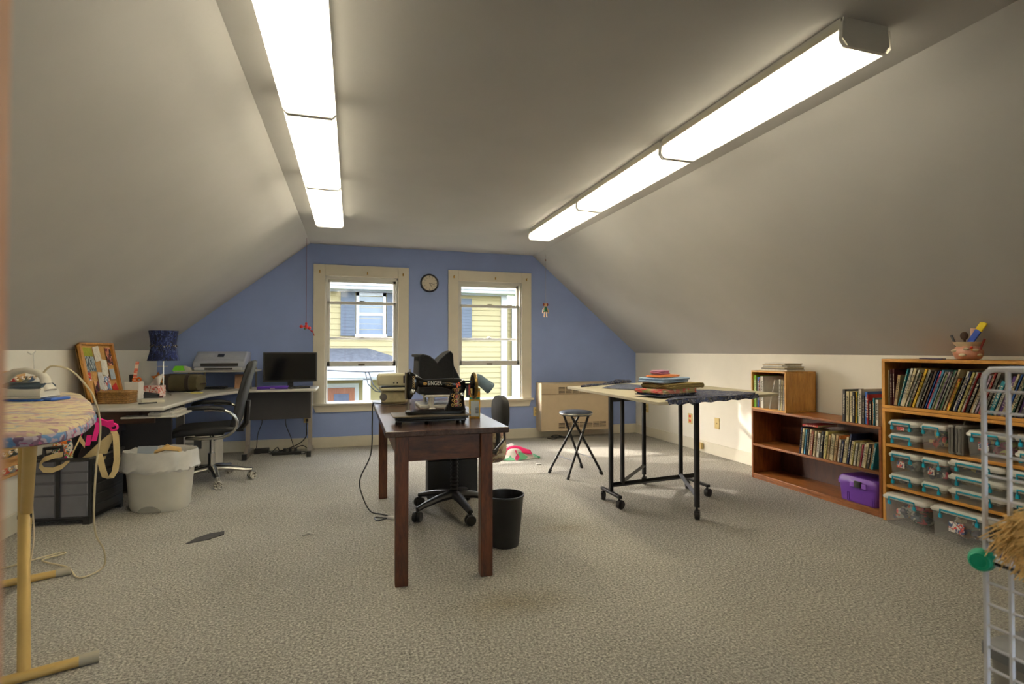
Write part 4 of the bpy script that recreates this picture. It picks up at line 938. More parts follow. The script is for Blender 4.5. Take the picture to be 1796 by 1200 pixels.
# cream machine
e = T('portable_sewing_machine', 'cream portable sewing machine on the table corner by the window', 'sewing machine', (.31,4.12,TZ))
M_cm = plain('cream_enamel', S(206,196,160), .4, var=.05); 
MB().prism(rrect(.215,.405,4.04,4.22,.03), TZ, TZ+.085).build('base', plain('cream_enamel_base', S(196,184,144), .45, var=.12, scale=25), e, bevel=.01)
MB().prism(rrect(.20,.43,4.02,4.24,.03), .845, .872).build('deck', M_cm, e, bevel=.008)
MB().xz([(.185,.885),(.425,.875),(.43,.965),(.41,.972),(.20,.972),(.182,.95)], 4.03, 4.22).build('housing', M_cm, e, bevel=.012)
MB().cbox((.385,4.028,.93),(.034,.008,.055)).build('display', plain('dark_display', S(48,38,44), .3), e)
for kx in (.30,.325): MB().lathe([(.006,0),(.005,.005)],10,M=rot((kx,4.03,.905),rx=R(90))).build('knob', M_black, e)
MB().cbox((.31,4.03,.876),(.2,.012,.010)).build('slot', M_black, e)
MB().lathe([(.028,0),(.026,.012),(.012,.016)],18,M=rot((.226,4.05,.80),rx=R(90))).build('side_wheel', plain('grey_wheel', S(92,88,84), .5), e, smooth=True)
cable('black power cord running from the cream machine to the carpet', [(.42,3.98,TZ+.006),(.36,3.86,TZ+.006),(.27,3.84,TZ+.006),(.18,3.98,TZ+.006),(.149,4.02,TZ-.005),(.145,4.0,.62),(.135,3.98,.4),(.06,3.98,.22),(.08,3.96,.1),(.13,3.9,.012),(.2,3.82,.008),(.25,3.75,.008),(.17,3.68,.008),(.16,3.76,.008),(.25,3.70,.01)], .0045)
tag(MB().cyl((.24,3.71,.014),(.285,3.68,.014),.013,n=8).cyl((.285,3.685,.014),(.305,3.672,.014),.003,n=6).build('cord_plug', M_sash, loc=(.26,3.70,.002)), 'pale plug at the end of the black cord on the carpet', 'plug')
# white base with the black cover
e = T('machine_platform', 'white plastic machine platform with little pillars under the black cover', 'platform', (.57,3.72,TZ))
M_wp = plain('white_plastic', S(206,202,192), .4)
MB().box((.44,3.60,TZ),(.72,3.90,TZ+.022)).build('base', M_wp, e, bevel=.006)
MB().box((.47,3.58,TZ+.075),(.72,3.88,TZ+.09)).build('deck', M_wp, e, bevel=.004)
for px_,py_ in ((.505,3.60),(.70,3.60),(.505,3.86),(.70,3.86)): MB().lathe([(.02,0),(.012,.01),(.01,.055),(.014,.055)],12,(px_,py_,TZ+.022)).build('pillar', M_wp, e, smooth=True)
MB().lathe([(.025,0),(.013,.012),(.0115,.05),(.016,.075)],14,(.515,3.555,TZ)).build('front_leg', M_wp, e, smooth=True)
e = T('machine_cover', 'black fabric dust cover with sagging peaked top', 'cover', (.56,3.75,TZ+.09))
M_bf = plain('black_cover_cloth', S(15,15,17), .9, var=.15, bump=.25, bscale=60)
zb = TZ+.012
def cov(x0,x1,y0,y1,z0,z1a):  pass
pts_b = [(.425,3.62),(.725,3.62),(.735,3.92),(.425,3.92)]
g = MB()
# front: side walls with sagging top line, lofted front to back
def prof_at(y, dz):
    return [(.435,y,zb+.085),(.43,y,1.0+dz),(.435,y,1.112+dz),(.455,y,1.118+dz),(.50,y,1.108+dz),(.53,y,1.085+dz),(.555,y,1.06+dz),(.58,y,1.09+dz),(.62,y,1.125+dz),(.645,y,1.14+dz),(.66,y,1.12+dz),(.665,y,1.04+dz),(.70,y,.97+dz),(.735,y,.90+dz*.3),(.74,y,zb+.085)]
g.rings([prof_at(3.60,0),prof_at(3.70,.004),prof_at(3.84,.0),prof_at(3.92,-.012)])
g.build('cloth', M_bf, e, smooth=True)
MB().box((.418,3.595,1.10),(.47,3.93,1.118)).build('stiff_edge', M_bf, e, bevel=.004)
MB().tube([p_ for p_ in prof_at(3.598,0)],.004,5).build('piping', M_blackm, e)
# task chair
e = T('task_chair', 'black swivel task chair with bellows column at the sewing table', 'chair', (.70,3.74,0), 0)
five_star(e, 207, .31, M_black, M_black, hubz=.13)
g = MB(); prof = []
for i in range(22): prof += [(.030 if i%2 else .023, .13+i*.0125)]
g.lathe(prof, 16).build('bellows', M_black, e, smooth=True, local=True)
MB().prism(rrect(-.19,.2,-.21,.21,.09), .425, .475).build('seat', plain('dark_fabric', S(44,42,42), .9), e, bevel=.015, local=True)
MB().cbox((0,0,.41),(.2,.12,.03)).build('mechanism', M_blackm, e, local=True)
MB().tube([(.08,0,.41),(.30,0,.42),(.37,0,.5),(.36,0,.66)],.018,8,flat=.5).build('back_bar', M_blackm, e, smooth=True, local=True)
rg = []
for x, k in ((.315,.90),(.325,1.0),(.345,1.02),(.362,1.0),(.37,.88)):
    rg.append([(x+.05*abs(y)**2*-4, y*k, .70+z*k) for y,z in sup((.17,.115),24,2.8)])
MB().rings(rg).build('backrest', plain('dark_vinyl', S(36,34,30), .75), e, smooth=True, local=True)
MB().lathe([(.03,0),(.026,.025)],12,M=rot((.375,0,.64),ry=R(90))).build('back_knob', M_black, e, smooth=True, local=True)
# patchwork bag on the chair
e = T('patchwork_bag', 'patchwork cloth bag with black braided handle hanging on the task chair', 'bag', (1.09,4.02,.40))
MB().rings([[(1.075+x*k, 4.06+y*k, z) for x,y in sup((.10,.07),18,2.3)] for z,k in ((.27,.5),(.29,.85),(.36,1),(.45,.95),(.52,.7),(.54,.4))]).build('body', print_fabric('patchwork', [S(170,150,120), S(140,110,96), S(190,176,140), S(120,100,90), S(196,186,160)], 26), e, smooth=True)
MB().tube([(1.08,3.98,.54),(1.085,3.965,.48),(1.075,3.96,.41),(1.05,3.96,.35)],.018,8).build('handle', M_black, e, smooth=True)
tag(MB().cbox((1.01,3.965,.485),(.03,.02,.08)).build('orange_tag', M_or, loc=(1.01,3.965,.445), bevel=.002), 'orange packet tucked in the patchwork bag', 'packet')
# black case
e = T('machine_case', 'black hard case standing on the carpet beneath the sewing table', 'case', (.755,4.15,0))
MB().box((.56,4.08,.0),(.95,4.22,.30)).build('body', plain('black_case', S(26,24,23), .5, var=.12), e, bevel=.008)
MB().box((.555,4.075,.30),(.955,4.225,.38)).build('lid', plain('black_case', S(26,24,23)), e, bevel=.008)
MB().tube([(.69,4.15,.38),(.70,4.15,.41),(.81,4.15,.41),(.82,4.15,.38)],.01,6).build('handle', M_black, e, smooth=True)
# waste basket
e = T('waste_basket', 'round black plastic waste basket beside the table leg', 'bin', (.87,3.04,0))
MB().lathe([(.082,0),(.084,.004),(.112,.285),(.117,.29),(.117,.298),(.110,.298),(.107,.28),(.080,.01)],32,(.87,3.04,0)).build('body', plain('bin_black', S(36,35,34), .5), e, smooth=True)
g = MB(); rr = random.Random(2)
for i in range(16): g.ball((.87+rr.uniform(-.038,.038),3.04+rr.uniform(-.038,.038),.09+rr.uniform(-.05,.13)),rr.uniform(.02,.03),7,5)
o = g.build('waste_scraps', print_fabric('scrap_mix', [S(40,40,42), S(70,74,90), S(40,38,38), S(190,186,180), S(50,56,70)], 30), loc=(.87,3.04,.02)); tag(o, 'dark fabric and paper scraps inside the round black basket', 'scraps', kind='stuff')
# quilt on the floor
e = T('quilt', 'crumpled pink, green and white floral quilt on the carpet by the window', 'quilt', (1.7,5.75,0))
M_q = print_fabric('quilt_print', [S(214,206,196), S(96,160,120), S(214,206,196), S(228,60,120), S(120,170,140), S(224,216,206), S(170,150,140)], 11)
rr = random.Random(4); ph = [rr.uniform(0,6) for _ in range(6)]
def qf(u, t):
    x = 1.36+.56*u+.05*sin(t*5)*(1-u)-.1*t*(u-.3); y = 5.32+.95*t*(1-.35*u)+.03*sin(u*9)
    ed = min(u,1-u,t,1-t)*6; ed = min(ed,1)
    h_ = .018+.05*ed*(1+sin(u*11+ph[0]+t*4))*(.6+.4*sin(t*9+ph[1]))*.5+.045*ed*(1-t)
    return (x, y, max(.004, h_*ed**.5+.003))
MB().sheet(qf, 34, 34).build('top_cloth', M_q, e, smooth=True)
MB().sheet(lambda u,t: (qf(u,t)[0], qf(u,t)[1], .001), 12, 12).build('backing', plain('quilt_back', S(206,190,170), .9), e)
MB().tube([(qf(1-i/24,1-.0*i)[0], qf(1-i/24,1)[1], .012) for i in range(13)] ,.012,6).tube([(qf(.98,i/20)[0],qf(.98,i/20)[1],.012) for i in range(21)],.012,6).build('green_binding', plain('quilt_green', S(44,130,84), .9), e)
g = MB(); g.sheet(lambda u,t: (1.42+.42*u, 5.40+.12*t+.05*u*sin(4*u), qf((.06+.42*u)/.56*.9,.09+.13*t)[2]+.008+.01*sin(pi*t)), 14, 6)
g.build('pink_panel', plain('quilt_pink', S(232,40,110), .9, var=.12), e, smooth=True, solid=.004)
# floor bits
g = MB().prism([(-.935,3.58),(-.82,3.63),(-.755,3.70),(-.765,3.76),(-.84,3.74),(-.90,3.68)], 0, .005)
tag(g.build('fabric_scrap', plain('charcoal_felt', S(66,64,64), .95, var=.2, scale=60), loc=(-.85,3.66,0)), 'dark grey fabric scrap lying flat on the carpet', 'scrap')
tag(MB().tube([(-.285,3.53,.004),(-.25,3.555,.008),(-.22,3.54,.004)],[.006,.009,.005],6).build('paper_scrap', plain('waste_paper', S(200,196,186)), loc=(-.25,3.55,0)), 'tiny white paper scrap on the open carpet', 'scrap')
tag(MB().cbox((1.80,5.05,.006),(.05,.03,.01)).build('white_clip', M_sash, loc=(1.80,5.05,0)), 'tiny white clip on the carpet beside the stool', 'clip')
# wall heater
e = T('wall_heater', 'beige metal wall heater with louvred vents under the slope', 'heater', (2.82,6.55,0))
M_ht = plain('heater_beige', S(196,176,146), .5, var=.03)
MB().yz([(6.445,.10),(6.655,.10),(6.655,.725),(6.46,.725),(6.445,.71)], 2.335, 3.30).build('cabinet', M_ht, e, bevel=.006)
MB().box((2.335,6.438,.575),(3.30,6.445,.58)).build('seam', plain('heater_brown', S(120,100,76)), e)
for i in range(7):
    x = 2.575+i*.098
    for z0, z1 in ((.585,.67),(.135,.21)):
        v_ = MB().box((x,6.440,z0),(x+.084,6.446,z1)).build('vent', plain('vent_dark', S(66,54,40)), e)
        for j in range(5): MB().box((x,6.436,z0+.004+j*.0165),(x+.084,6.442,z0+.011+j*.0165)).build('louvre', M_ht, v_)
cable('black cables bunched on the carpet beneath the heater', [(2.44,6.5,.008),(2.5,6.42,.008),(2.6,6.46,.03),(2.68,6.42,.008),(2.58,6.50,.04),(2.48,6.46,.03),(2.66,6.52,.008),(2.8,6.5,.008)], .007)
# clock
e = T('wall_clock', 'round black rimmed wall clock between the two windows', 'clock', (.925,YB,1.987))
Mk = rot((.925,YB,1.987), rx=R(90))
MB().lathe([(.114,0),(.116,.015),(.108,.03),(.096,.032),(.094,.02),(.0,.018)],40,M=Mk).build('rim', plain('navy_black', S(22,22,34), .3), e, smooth=True)
MB().lathe([(.096,.016),(.096,.0205)],40,M=Mk).build('dial', plain('dial_white', S(216,206,186), .6, var=.02), e)
g = MB()
for k in range(12):
    a = 2*pi*k/12; g.cbox((0,.083,.021),(.004 if k%3 else .007,.012,.001),Mk @ Matrix.Rotation(-a,4,'Z'))
g.build('hour_marks', M_black, e)
for k in range(1,13):
    a = 2*pi*k/12; decal_text(str(k), .016, Mk @ Matrix.Translation((.066*sin(a),.066*cos(a),.0208)), M_black, e, 'numeral')
MB().cbox((0,.022,.023),(.006,.05,.001),Mk @ Matrix.Rotation(R(-150),4,'Z')).build('hour_hand', M_black, e)
MB().cbox((0,.034,.0245),(.004,.075,.001),Mk @ Matrix.Rotation(R(-105),4,'Z')).build('minute_hand', M_black, e)
MB().lathe([(.005,.02),(.004,.026)],10,M=Mk).build('hub', M_black, e)
# hanging ornaments
e = T('bird_ornament', 'red beaded ornament hanging on a string beside the window behind the monitor', 'ornament', (-.485,6.3,1.40))
xo, yo = -.485, 6.3
M_rd = plain('ornament_red', S(196,34,34), .5)
MB().cyl((xo,yo,1.445),(xo,yo,ZC),.0018,n=5).build('string', plain('red_string', S(120,60,66), .8), e)
MB().ball((xo,yo,1.41),(.02,.02,.028),10,6).build('body', M_rd, e, smooth=True)
for dx, dz, r_ in ((-.05,.005,.02),(.035,-.01,.018),(0,.04,.013),(.06,-.045,.012)):
    MB().ball((xo+dx,yo,1.405+dz),r_,8,5).cyl((xo,yo,1.405),(xo+dx,yo,1.405+dz),.005,n=5).build('wing', M_rd, e, smooth=True)
MB().tube([(xo+.06,yo,1.36),(xo+.075,yo,1.34),(xo+.085,yo,1.31)],.004,5).build('tail', M_rd, e)
MB().ball((xo-.012,yo-.015,1.388),.012,8,5).build('bead', plain('bead_green', S(60,90,40)), e)
e = T('doll_ornament', 'small wooden puppet in a green dress hanging from the slope', 'ornament', (2.36,6.3,1.6))
xo, yo, zo = 2.34, 6.3, 1.665
zt = top(xo)
MB().cyl((xo,yo,zo+.085),(xo,yo,zt),.0018,n=5).build('string', plain('grey_string', S(140,136,130), .8), e)
M_sk = plain('doll_wood', S(214,170,124), .6)
MB().ball((xo,yo,zo+.055),(.021,.02,.024),10,6).build('head', M_sk, e, smooth=True)
for s_ in (-1,1):
    MB().ball((xo+.026*s_,yo,zo+.06),(.011,.012,.02),8,5).build('pigtail', plain('doll_hair', S(120,36,30), .7), e, smooth=True)
    MB().tube([(xo+.014*s_,yo,zo+.02),(xo+.034*s_,yo,zo-.005),(xo+.036*s_,yo,zo-.035)],.006,6).ball((xo+.036*s_,yo,zo-.04),.01,6,4).build('arm', M_sk, e)
    MB().cyl((xo+.01*s_,yo,zo-.02),(xo+.017*s_,yo,zo-.085),.007,n=6).ball((xo+.018*s_,yo-.006,zo-.092),(.01,.014,.008),6,4).build('leg', M_sk, e)
MB().lathe([(.012,.035),(.018,.01),(.03,-.03),(.02,-.03)],12,(xo,yo,zo)).build('dress', plain('doll_green', S(40,104,70), .8), e, smooth=True)
MB().ball((xo,yo,zt-.075),(.008,.008,.013),8,5).build('string_bead', plain('bead_brown', S(120,76,40)), e)
# folding stool
e = T('folding_stool', 'round black folding stool with crossed tube legs', 'stool', (2.0,4.58,0))
SZ = .575; sc0 = (2.0,4.58)
MB().lathe([(.10,-.03),(.145,-.028),(.155,-.015),(.155,-.004),(.14,.006),(.0,.010)],32,(sc0[0],sc0[1],SZ)).build('seat', plain('blue_black_vinyl', S(48,54,66), .35), e, smooth=True)
MB().lathe([(.1545,-.018),(.157,-.012),(.1545,-.006)],32,(sc0[0],sc0[1],SZ),cap=False).build('seat_rim', M_chrome, e, smooth=True)
F1 = [(1.77,4.68),(1.835,4.385)]; F2 = [(2.215,4.475),(2.155,4.79)]
for (a, c), s_ in ((F1,1),(F2,-1)):
    ax = [(a[0],a[1]),(c[0],c[1])]
    tops = [(sc0[0]+.10*s_, sc0[1]+(a[1]-sc0[1])*.55 if True else 0, SZ-.03) for _ in (0,)]
    fr = None
    for p_ in (a, c):
        tp = (sc0[0]+.085*s_, sc0[1]+(p_[1]-(a[1]+c[1])/2)*.62, SZ-.028)
        L = MB().cyl((p_[0],p_[1],.012), tp, .0115, n=10).build('leg', M_blackm, e, smooth=True)
        MB().cyl((p_[0],p_[1],0), (p_[0]+(tp[0]-p_[0])*.06,p_[1]+(tp[1]-p_[1])*.06,.035), .0145, n=10).build('foot_cap', M_black, L, smooth=True)
    t_ = .27
    q = [(p_[0]+(sc0[0]+.085*s_-p_[0])*t_, p_[1]+((sc0[1]+(p_[1]-(a[1]+c[1])/2)*.62)-p_[1])*t_, .012+(SZ-.04)*t_) for p_ in (a,c)]
    MB().cyl(q[0], q[1], .0055, n=8).build('stretcher', M_blackm, e, smooth=True)
# cutting table ----------------------------------------------------------
e = T('cutting_table', 'pale folding cutting table on black steel frame with casters', 'table', (2.3,3.6,0))
CP = [(1.735,2.76),(2.93,3.10),(2.94,4.60),(1.754,4.20)]
KZ = .84
M_ct = plain('pale_laminate', S(206,196,168), .5, var=.03)
MB().prism(CP, KZ-.02, KZ).build('tabletop', M_ct, e, bevel=.003)
M_cf = plain('black_frame', S(26,25,25), .45, .2)
def post(x, y, z0, z1, s_=.028): return MB().cbox((x,y,(z0+z1)/2),(s_,s_,z1-z0)).build('leg', M_cf, e, bevel=.003)
def barr(p0, p1, s_=.014, name='stretcher'): return MB().tube([p0,p1], s_*1.25, 4).build(name, M_cf, e)
def castr(x, y, a=0):
    Mw = rot((x,y,0), rz=a)
    c_ = MB().cyl((0,0,.05),(0,0,.085),.008,n=8,M=Mw).cbox((0,0,.045),(.03,.036,.03),Mw).build('caster', M_cf, e, bevel=.003)
    MB().lathe([(.014,-.018),(.032,-.015),(.034,0),(.032,.015),(.014,.018)],16,M=Mw @ Matrix.Translation((.012,0,.034)) @ Matrix.Rotation(R(90),4,'X')).build('wheel', plain('grey_black_rubber', S(44,40,38), .6), c_, smooth=True)
A_, B_ = (1.85,3.59), (2.665,3.685)
post(A_[0],A_[1],.085,KZ-.02); post(B_[0],B_[1],.085,KZ-.02)
barr((A_[0],A_[1],.145),(B_[0],B_[1],.145)); barr((A_[0],A_[1],.78),(B_[0],B_[1],.78))
for q in (A_, B_):
    MB().cbox((q[0],q[1],.09),(.03,.29,.02)).build('foot_bar', M_cf, e, bevel=.003)
    castr(q[0],q[1]-.125,.3); castr(q[0],q[1]+.125,1.2)
for inn, outp in (((1.95,3.60),(2.40,4.05)), ((2.50,3.665),(2.24,3.10))):
    post(inn[0],inn[1],.145,KZ-.02,.026); post(outp[0],outp[1],.085,KZ-.02)
    barr((inn[0],inn[1],.16),(outp[0],outp[1],.16)); barr((inn[0],inn[1],.78),(outp[0],outp[1],.78))
    castr(outp[0],outp[1],.8)
# fabrics on the cutting table
M_navy = print_fabric('navy_floral', [S(40,48,78), S(64,74,108), S(34,36,52), S(130,130,136), S(48,58,92), S(90,84,80)], 60)
g = MB(); zt_ = KZ+.004
g.sheet(lambda u,t: ((1.80+(2.66-1.80)*u)*(1-t)+(2.52+(2.76-2.52)*u)*t, (2.792+(3.03-2.792)*u)*(1-t)+(3.58+(3.14-3.58)*u)*t, zt_+.004*sin(8*u+5*t)**2), 24, 8)
g.sheet(lambda u,t: (1.80+(2.66-1.80)*u+.006*t, 2.792+(3.03-2.792)*u-.026-.008*t*t, zt_+.003-.026*t+.004*sin(40*u)), 30, 3)
tag(g.build('navy_fabric', M_navy, loc=(2.3,3.1,KZ), smooth=True, solid=.003), 'navy floral fabric spread over the corner of the cutting table', 'fabric')
tag(MB().sheet(lambda u,t: (1.93+(2.08-1.93)*u+(.37)*t, 3.90+(3.66-3.90)*u+.42*t, zt_+.002*sin(9*u+4*t)), 10, 10).build('navy_swatch', print_fabric('navy_swatch_print', [S(58,66,92), S(78,84,108), S(50,56,76), S(104,106,116)], 80), loc=(2.2,3.95,KZ), smooth=True, solid=.003), 'flat navy patterned swatch on the far half of the cutting table', 'fabric')
tag(MB().tube([(1.79,3.985,zt_+.010),(1.9,4.06,zt_+.012),(2.05,4.14,zt_+.012),(2.18,4.245,zt_+.014),(2.28,4.31,zt_+.022),(2.38,4.36,zt_+.018),(2.47,4.41,zt_+.016)],[.008,.012,.008,.014,.022,.016,.014],8).build('navy_strip', M_navy, loc=(2.1,4.2,KZ), smooth=True), 'crumpled navy fabric strip lying across the cutting table', 'fabric')
def folded(name, label, c, z, w_, d_, h_, n, mat, rz=0, tilt=0, roll=0):
    g = MB(); Mf = rot((c[0],c[1],z), rz=R(rz), ry=R(tilt))
    t = h_/n; rr = random.Random(hash(name) % 100 if False else int(w_*1000)+n)
    for i in range(n):
        a, b_ = w_/2*(1-.03*rr.random()), d_/2*(1-.05*rr.random())
        dx = .008*rr.uniform(-1,1)
        rg = []
        for zz, k in ((0.02,.97),(.2,1),(.8,1),(.98,.97)):
            rg.append([(x*k+dx, y*k, i*t+zz*t+.0035*(1+sin(x*18+i*.15))*.5) for x,y in rrect(-a,a,-b_,b_,min(.02,b_*.5),3)])
        g.rings(rg, Mf)
    if roll:
        g.tube([(w_/2,-d_/2*.95,roll),(w_/2,d_/2*.95,roll)], roll, 12, Mf)
    return tag(g.build(name, mat, loc=(c[0],c[1],z), smooth=True), label, 'fabric', 'folded fabrics on the cutting table')
z_ = KZ+.012
folded('folded_fabric', 'folded navy and white fabric at the very bottom of the fabric pile', (2.00,3.10), z_, .34, .24, .014, 2, M_navy, 16); z_ += .0145
folded('folded_fabric', 'folded pink and green floral fabric low in the fabric pile', (2.0,3.10), z_, .36, .24, .028, 4, print_fabric('pink_floral', [S(190,120,110), S(150,150,100), S(206,90,90), S(176,170,140), S(160,140,100)], 34), 14); z_ += .0285
folded('folded_fabric', 'rolled olive tan fabric in the middle of the fabric pile', (2.06,3.12), z_, .36, .24, .034, 4, plain('olive_tan_cloth', S(142,122,72), .9, var=.12, scale=30), 18, 0, .017); z_ += .039
folded('folded_fabric', 'thick folded light blue fabric near the top of the fabric pile', (2.0,3.12), z_, .29, .22, .030, 2, plain('light_blue_cloth', S(150,172,200), .9, var=.06), 20, 0); z_ += .0305
folded('folded_fabric', 'folded orange cloth on the light blue fabric', (1.99,3.12), z_+.004, .2, .14, .012, 2, plain('orange_cloth', S(232,140,80), .9, var=.08), 12, 0)
folded('folded_fabric', 'small mauve cloth crowning the fabric pile', (1.98,3.13), z_+.021, .1, .1, .024, 3, plain('mauve_cloth', S(178,120,150), .9, var=.15, scale=30), 10, 0)
# ================================================================== RIGHT SIDE
M_cherry = wood('cherry_wood', S(100,56,24), S(154,94,44), (14,2.2,14), .4)
M_cherryv = wood('cherry_wood_upright', S(100,52,22), S(156,90,42), (14,14,2.2), .4)
M_hon = wood('honey_pine', S(158,104,34), S(206,150,68), (14,2.2,14), .4)
M_honv = wood('honey_pine_upright', S(154,100,34), S(200,146,66), (14,14,2.2), .4)
FX = 3.47; BX = 3.79
e = T('low_bookcase', 'low reddish wooden bookcase with two shelves', 'bookcase', (3.63,3.38,0))
Y0, Y1 = 2.765, 4.0
MB().box((FX,Y0,.602),(BX,Y1,.622)).build('top_board', M_cherry, e, bevel=.003)
MB().box((FX,Y0+.02,.292),(BX,Y1-.02,.312)).build('shelf', M_cherry, e, bevel=.003)
MB().box((FX,Y0+.02,.02),(BX,Y1-.02,.045)).build('bottom_board', M_cherry, e, bevel=.003)
for ya in (Y0, Y1-.02): MB().box((FX,ya,0),(BX,ya+.02,.602)).build('side_panel', M_cherryv, e, bevel=.003)
MB().box((BX-.01,Y0+.02,.03),(BX,Y1-.02,.61)).build('back_panel', wood('dark_cherry_back', S(64,32,16), S(96,52,26), (14,14,2.2)), e)
MB().box((FX+.004,Y0+.02,0),(FX+.02,Y1-.02,.02)).build('kick_board', M_cherry, e)
# crate on top
e = T('wooden_crate', 'open honey wood crate standing on the low bookcase', 'crate', (3.62,3.8,.622))
ca, cb = 3.60, 4.0
MB().box((FX,ca,.622),(BX,cb,.636)).build('bottom_board', M_hon, e, bevel=.002)
MB().box((FX,ca,.952),(BX,cb,.966)).build('top_board', M_hon, e, bevel=.002)
for ya in (ca, cb-.014):
    for xa, xb in ((FX,FX+.075),(FX+.077,FX+.20),(FX+.202,BX)): MB().box((xa,ya,.636),(xb,ya+.014,.952)).build('side_plank', M_honv, e, bevel=.002)
MB().box((BX-.008,ca,.63),(BX,cb,.96)).build('back_panel', M_honv, e)
# tall bookcase: two stacked units
FT = 3.45; TY0, TY1 = 1.50, 2.742
e = T('upper_bookcase', 'honey wood open bookcase unit stacked on top, full of leaning books', 'bookcase', (3.62,2.1,.755))
MB().box((FT,TY0,.757),(BX+.01,TY1,.777)).build('bottom_board', M_hon, e, bevel=.002)
MB().box((FT,TY0,1.068),(BX+.01,TY1,1.088)).build('top_board', M_hon, e, bevel=.002)
for ya in (TY0, TY1-.022): MB().box((FT,ya,.777),(BX+.01,ya+.022,1.068)).build('side_panel', M_honv, e, bevel=.002)
MB().box((BX,TY0,.77),(BX+.01,TY1,1.08)).build('back_panel', wood('dark_pine_back', S(86,54,22), S(120,80,36), (14,14,2.2)), e)
e = T('lower_bookcase', 'honey wood bookcase unit with shelves of clear plastic boxes', 'bookcase', (3.62,2.1,0))
MB().box((FT,TY0,.735),(BX+.01,TY1,.755)).build('top_board', M_hon, e, bevel=.002)
for zz in (.502, .226): MB().box((FT+.004,TY0+.022,zz),(BX,TY1-.022,zz+.02)).build('shelf', M_hon, e, bevel=.002)
for ya in (TY0, TY1-.022): MB().box((FT,ya,0),(BX+.01,ya+.022,.735)).build('side_panel', M_honv, e, bevel=.002)
MB().box((BX,TY0,.0),(BX+.01,TY1,.74)).build('back_panel', wood('dark_pine_back', S(86,54,22), S(120,80,36)), e)
# books -----------------------------------------------------------------
COL = {'navy':(36,44,84),'cream':(206,192,150),'pale yellow':(214,200,120),'light blue':(70,150,190),'charcoal':(60,58,58),'rust':(140,66,36),'tan':(180,150,104),
 'white':(212,206,192),'black':(34,32,32),'yellow':(222,184,44),'orange':(206,120,52),'blue':(48,96,176),'pink':(214,84,110),'teal':(30,130,150),'dark green':(34,84,62),
 'green':(26,110,70),'grey':(132,126,116),'red':(176,40,40),'maroon':(88,36,40),'purple':(84,50,120),'lilac':(170,150,176),'lime':(120,176,30),'light green':(150,176,104),'brown':(104,72,50),'silver':(160,156,150)}
M_page = plain('page_edges', S(206,194,160), .9, var=.08, scale=80)
def lettering(name, c):
    if name in MC: return MC[name]
    m, nt, p = base(name); v = coords(nt, (1,60,240))
    f = noise(nt, v, 1.0, 1, .5)
    tr_ = nt.nodes.new('ShaderNodeBsdfTransparent'); mx = nt.nodes.new('ShaderNodeMixShader')
    link(nt, ramp(nt, f, [(.0,(0,0,0,1)),(.5,(0,0,0,1)),(.52,(1,1,1,1))]), mx.inputs[0])
    p.inputs['Base Color'].default_value = c; p.inputs['Roughness'].default_value = .7
    link(nt, tr_.outputs[0], mx.inputs[1]); link(nt, p.outputs[0], mx.inputs[2]); link(nt, mx.outputs[0], nt.nodes['Material Output'].inputs[0])
    MC[name] = m; return m
L_dark = lettering('dark_lettering', S(52,40,34)); L_light = lettering('pale_lettering', S(224,214,190)); L_red = lettering('red_lettering', S(176,50,40))
def book(label, c, x, y, z, t, h, d, lean, group, lt=None, rz=0):
    """spine faces -X; t along Y, bottom edge at y, tilting towards -Y by lean degrees"""
    e = bpy.data.objects.new('book', None); col.objects.link(e); e.empty_display_size = .05
    e.location = (x, y, z+.001); e.rotation_euler = (R(lean), 0, R(rz))
    e['label'] = label; e['category'] = 'book'; e['group'] = group
    cm = plain('cover_'+c, S(*COL[c]), .55, var=.07, scale=30); k = .0022
    MB().box((0,0,0),(k,t,h)).box((0,0,0),(d,k,h)).box((0,t-k,0),(d,t,h)).build('cover', cm, e, local=True)
    MB().box((k,k,.003),(d-.004,t-k,h-.003)).build('pages', M_page, e, local=True)
    lum = sum(COL[c])
    lm = lt or (L_dark if lum > 360 else L_light)
    if t > .009: MB().box((-.0006,t*.26,h*.22),(0,t*.74,h*.86)).build('spine_title', lm, e, local=True)
    return e
ORD += ['eleventh','twelfth','thirteenth','fourteenth','fifteenth','sixteenth','seventeenth','eighteenth','nineteenth']
for t_, w_ in (('twentieth','twenty'),('thirtieth','thirty'),('fortieth','forty'),('fiftieth','fifty')): ORD += [t_]+[w_+'-'+o_ for o_ in ORD[:9]]
def nth(i): return ORD[i-1]
def row(items, y, x, z, place, group, lean0, lean1, start=1):
    n = len(items); pl, ph_ = None, 0
    for i, it in enumerate(items):
        c, t, h = it[:3]; d = it[3] if len(it) > 3 else .17
        ln = it[4] if len(it) > 4 and it[4] is not None else lean0+(lean1-lean0)*i/max(1,n-1)
        step = t/cos(R(ln))
        if pl is not None and pl > ln: y -= min(h, ph_)*(math.tan(R(pl))-math.tan(R(ln)))*cos(R(ln))
        pl, ph_ = ln, h
        y -= step
        size = 'thin' if t < .013 else ('thick' if t > .028 else 'slim' if t < .018 else 'mid-sized')
        book('%s %s book, %s from the window end %s' % (size, c, nth(start+i), place), c, x+.012*((i*7)%3-1)*.4, y, z, t, h, d, ln, group)
        y -= .0012+abs(sin(R(ln)))*.0004
    return y
# crate contents
G = 'binders in the wooden crate'
row([('lime',.030,.285,.24),('silver',.008,.27,.2),('blue',.022,.27,.22),('rust',.010,.26,.2)], 3.985, 3.49, .636, 'inside the wooden crate', G, 0, 0)
row([('white',.038,.28,.26)], 3.905, 3.49, .636, 'inside the wooden crate', G, 0, 0, 5)
row([('white',.012,.26,.22,14)], 3.80, 3.485, .636, 'inside the wooden crate', G, 14, 14, 6)
row([('white',.018,.262,.24),('cream',.016,.26,.24),('white',.018,.255,.24),('silver',.012,.258,.24)], 3.70, 3.49, .636, 'inside the wooden crate', G, 3, 3, 7)
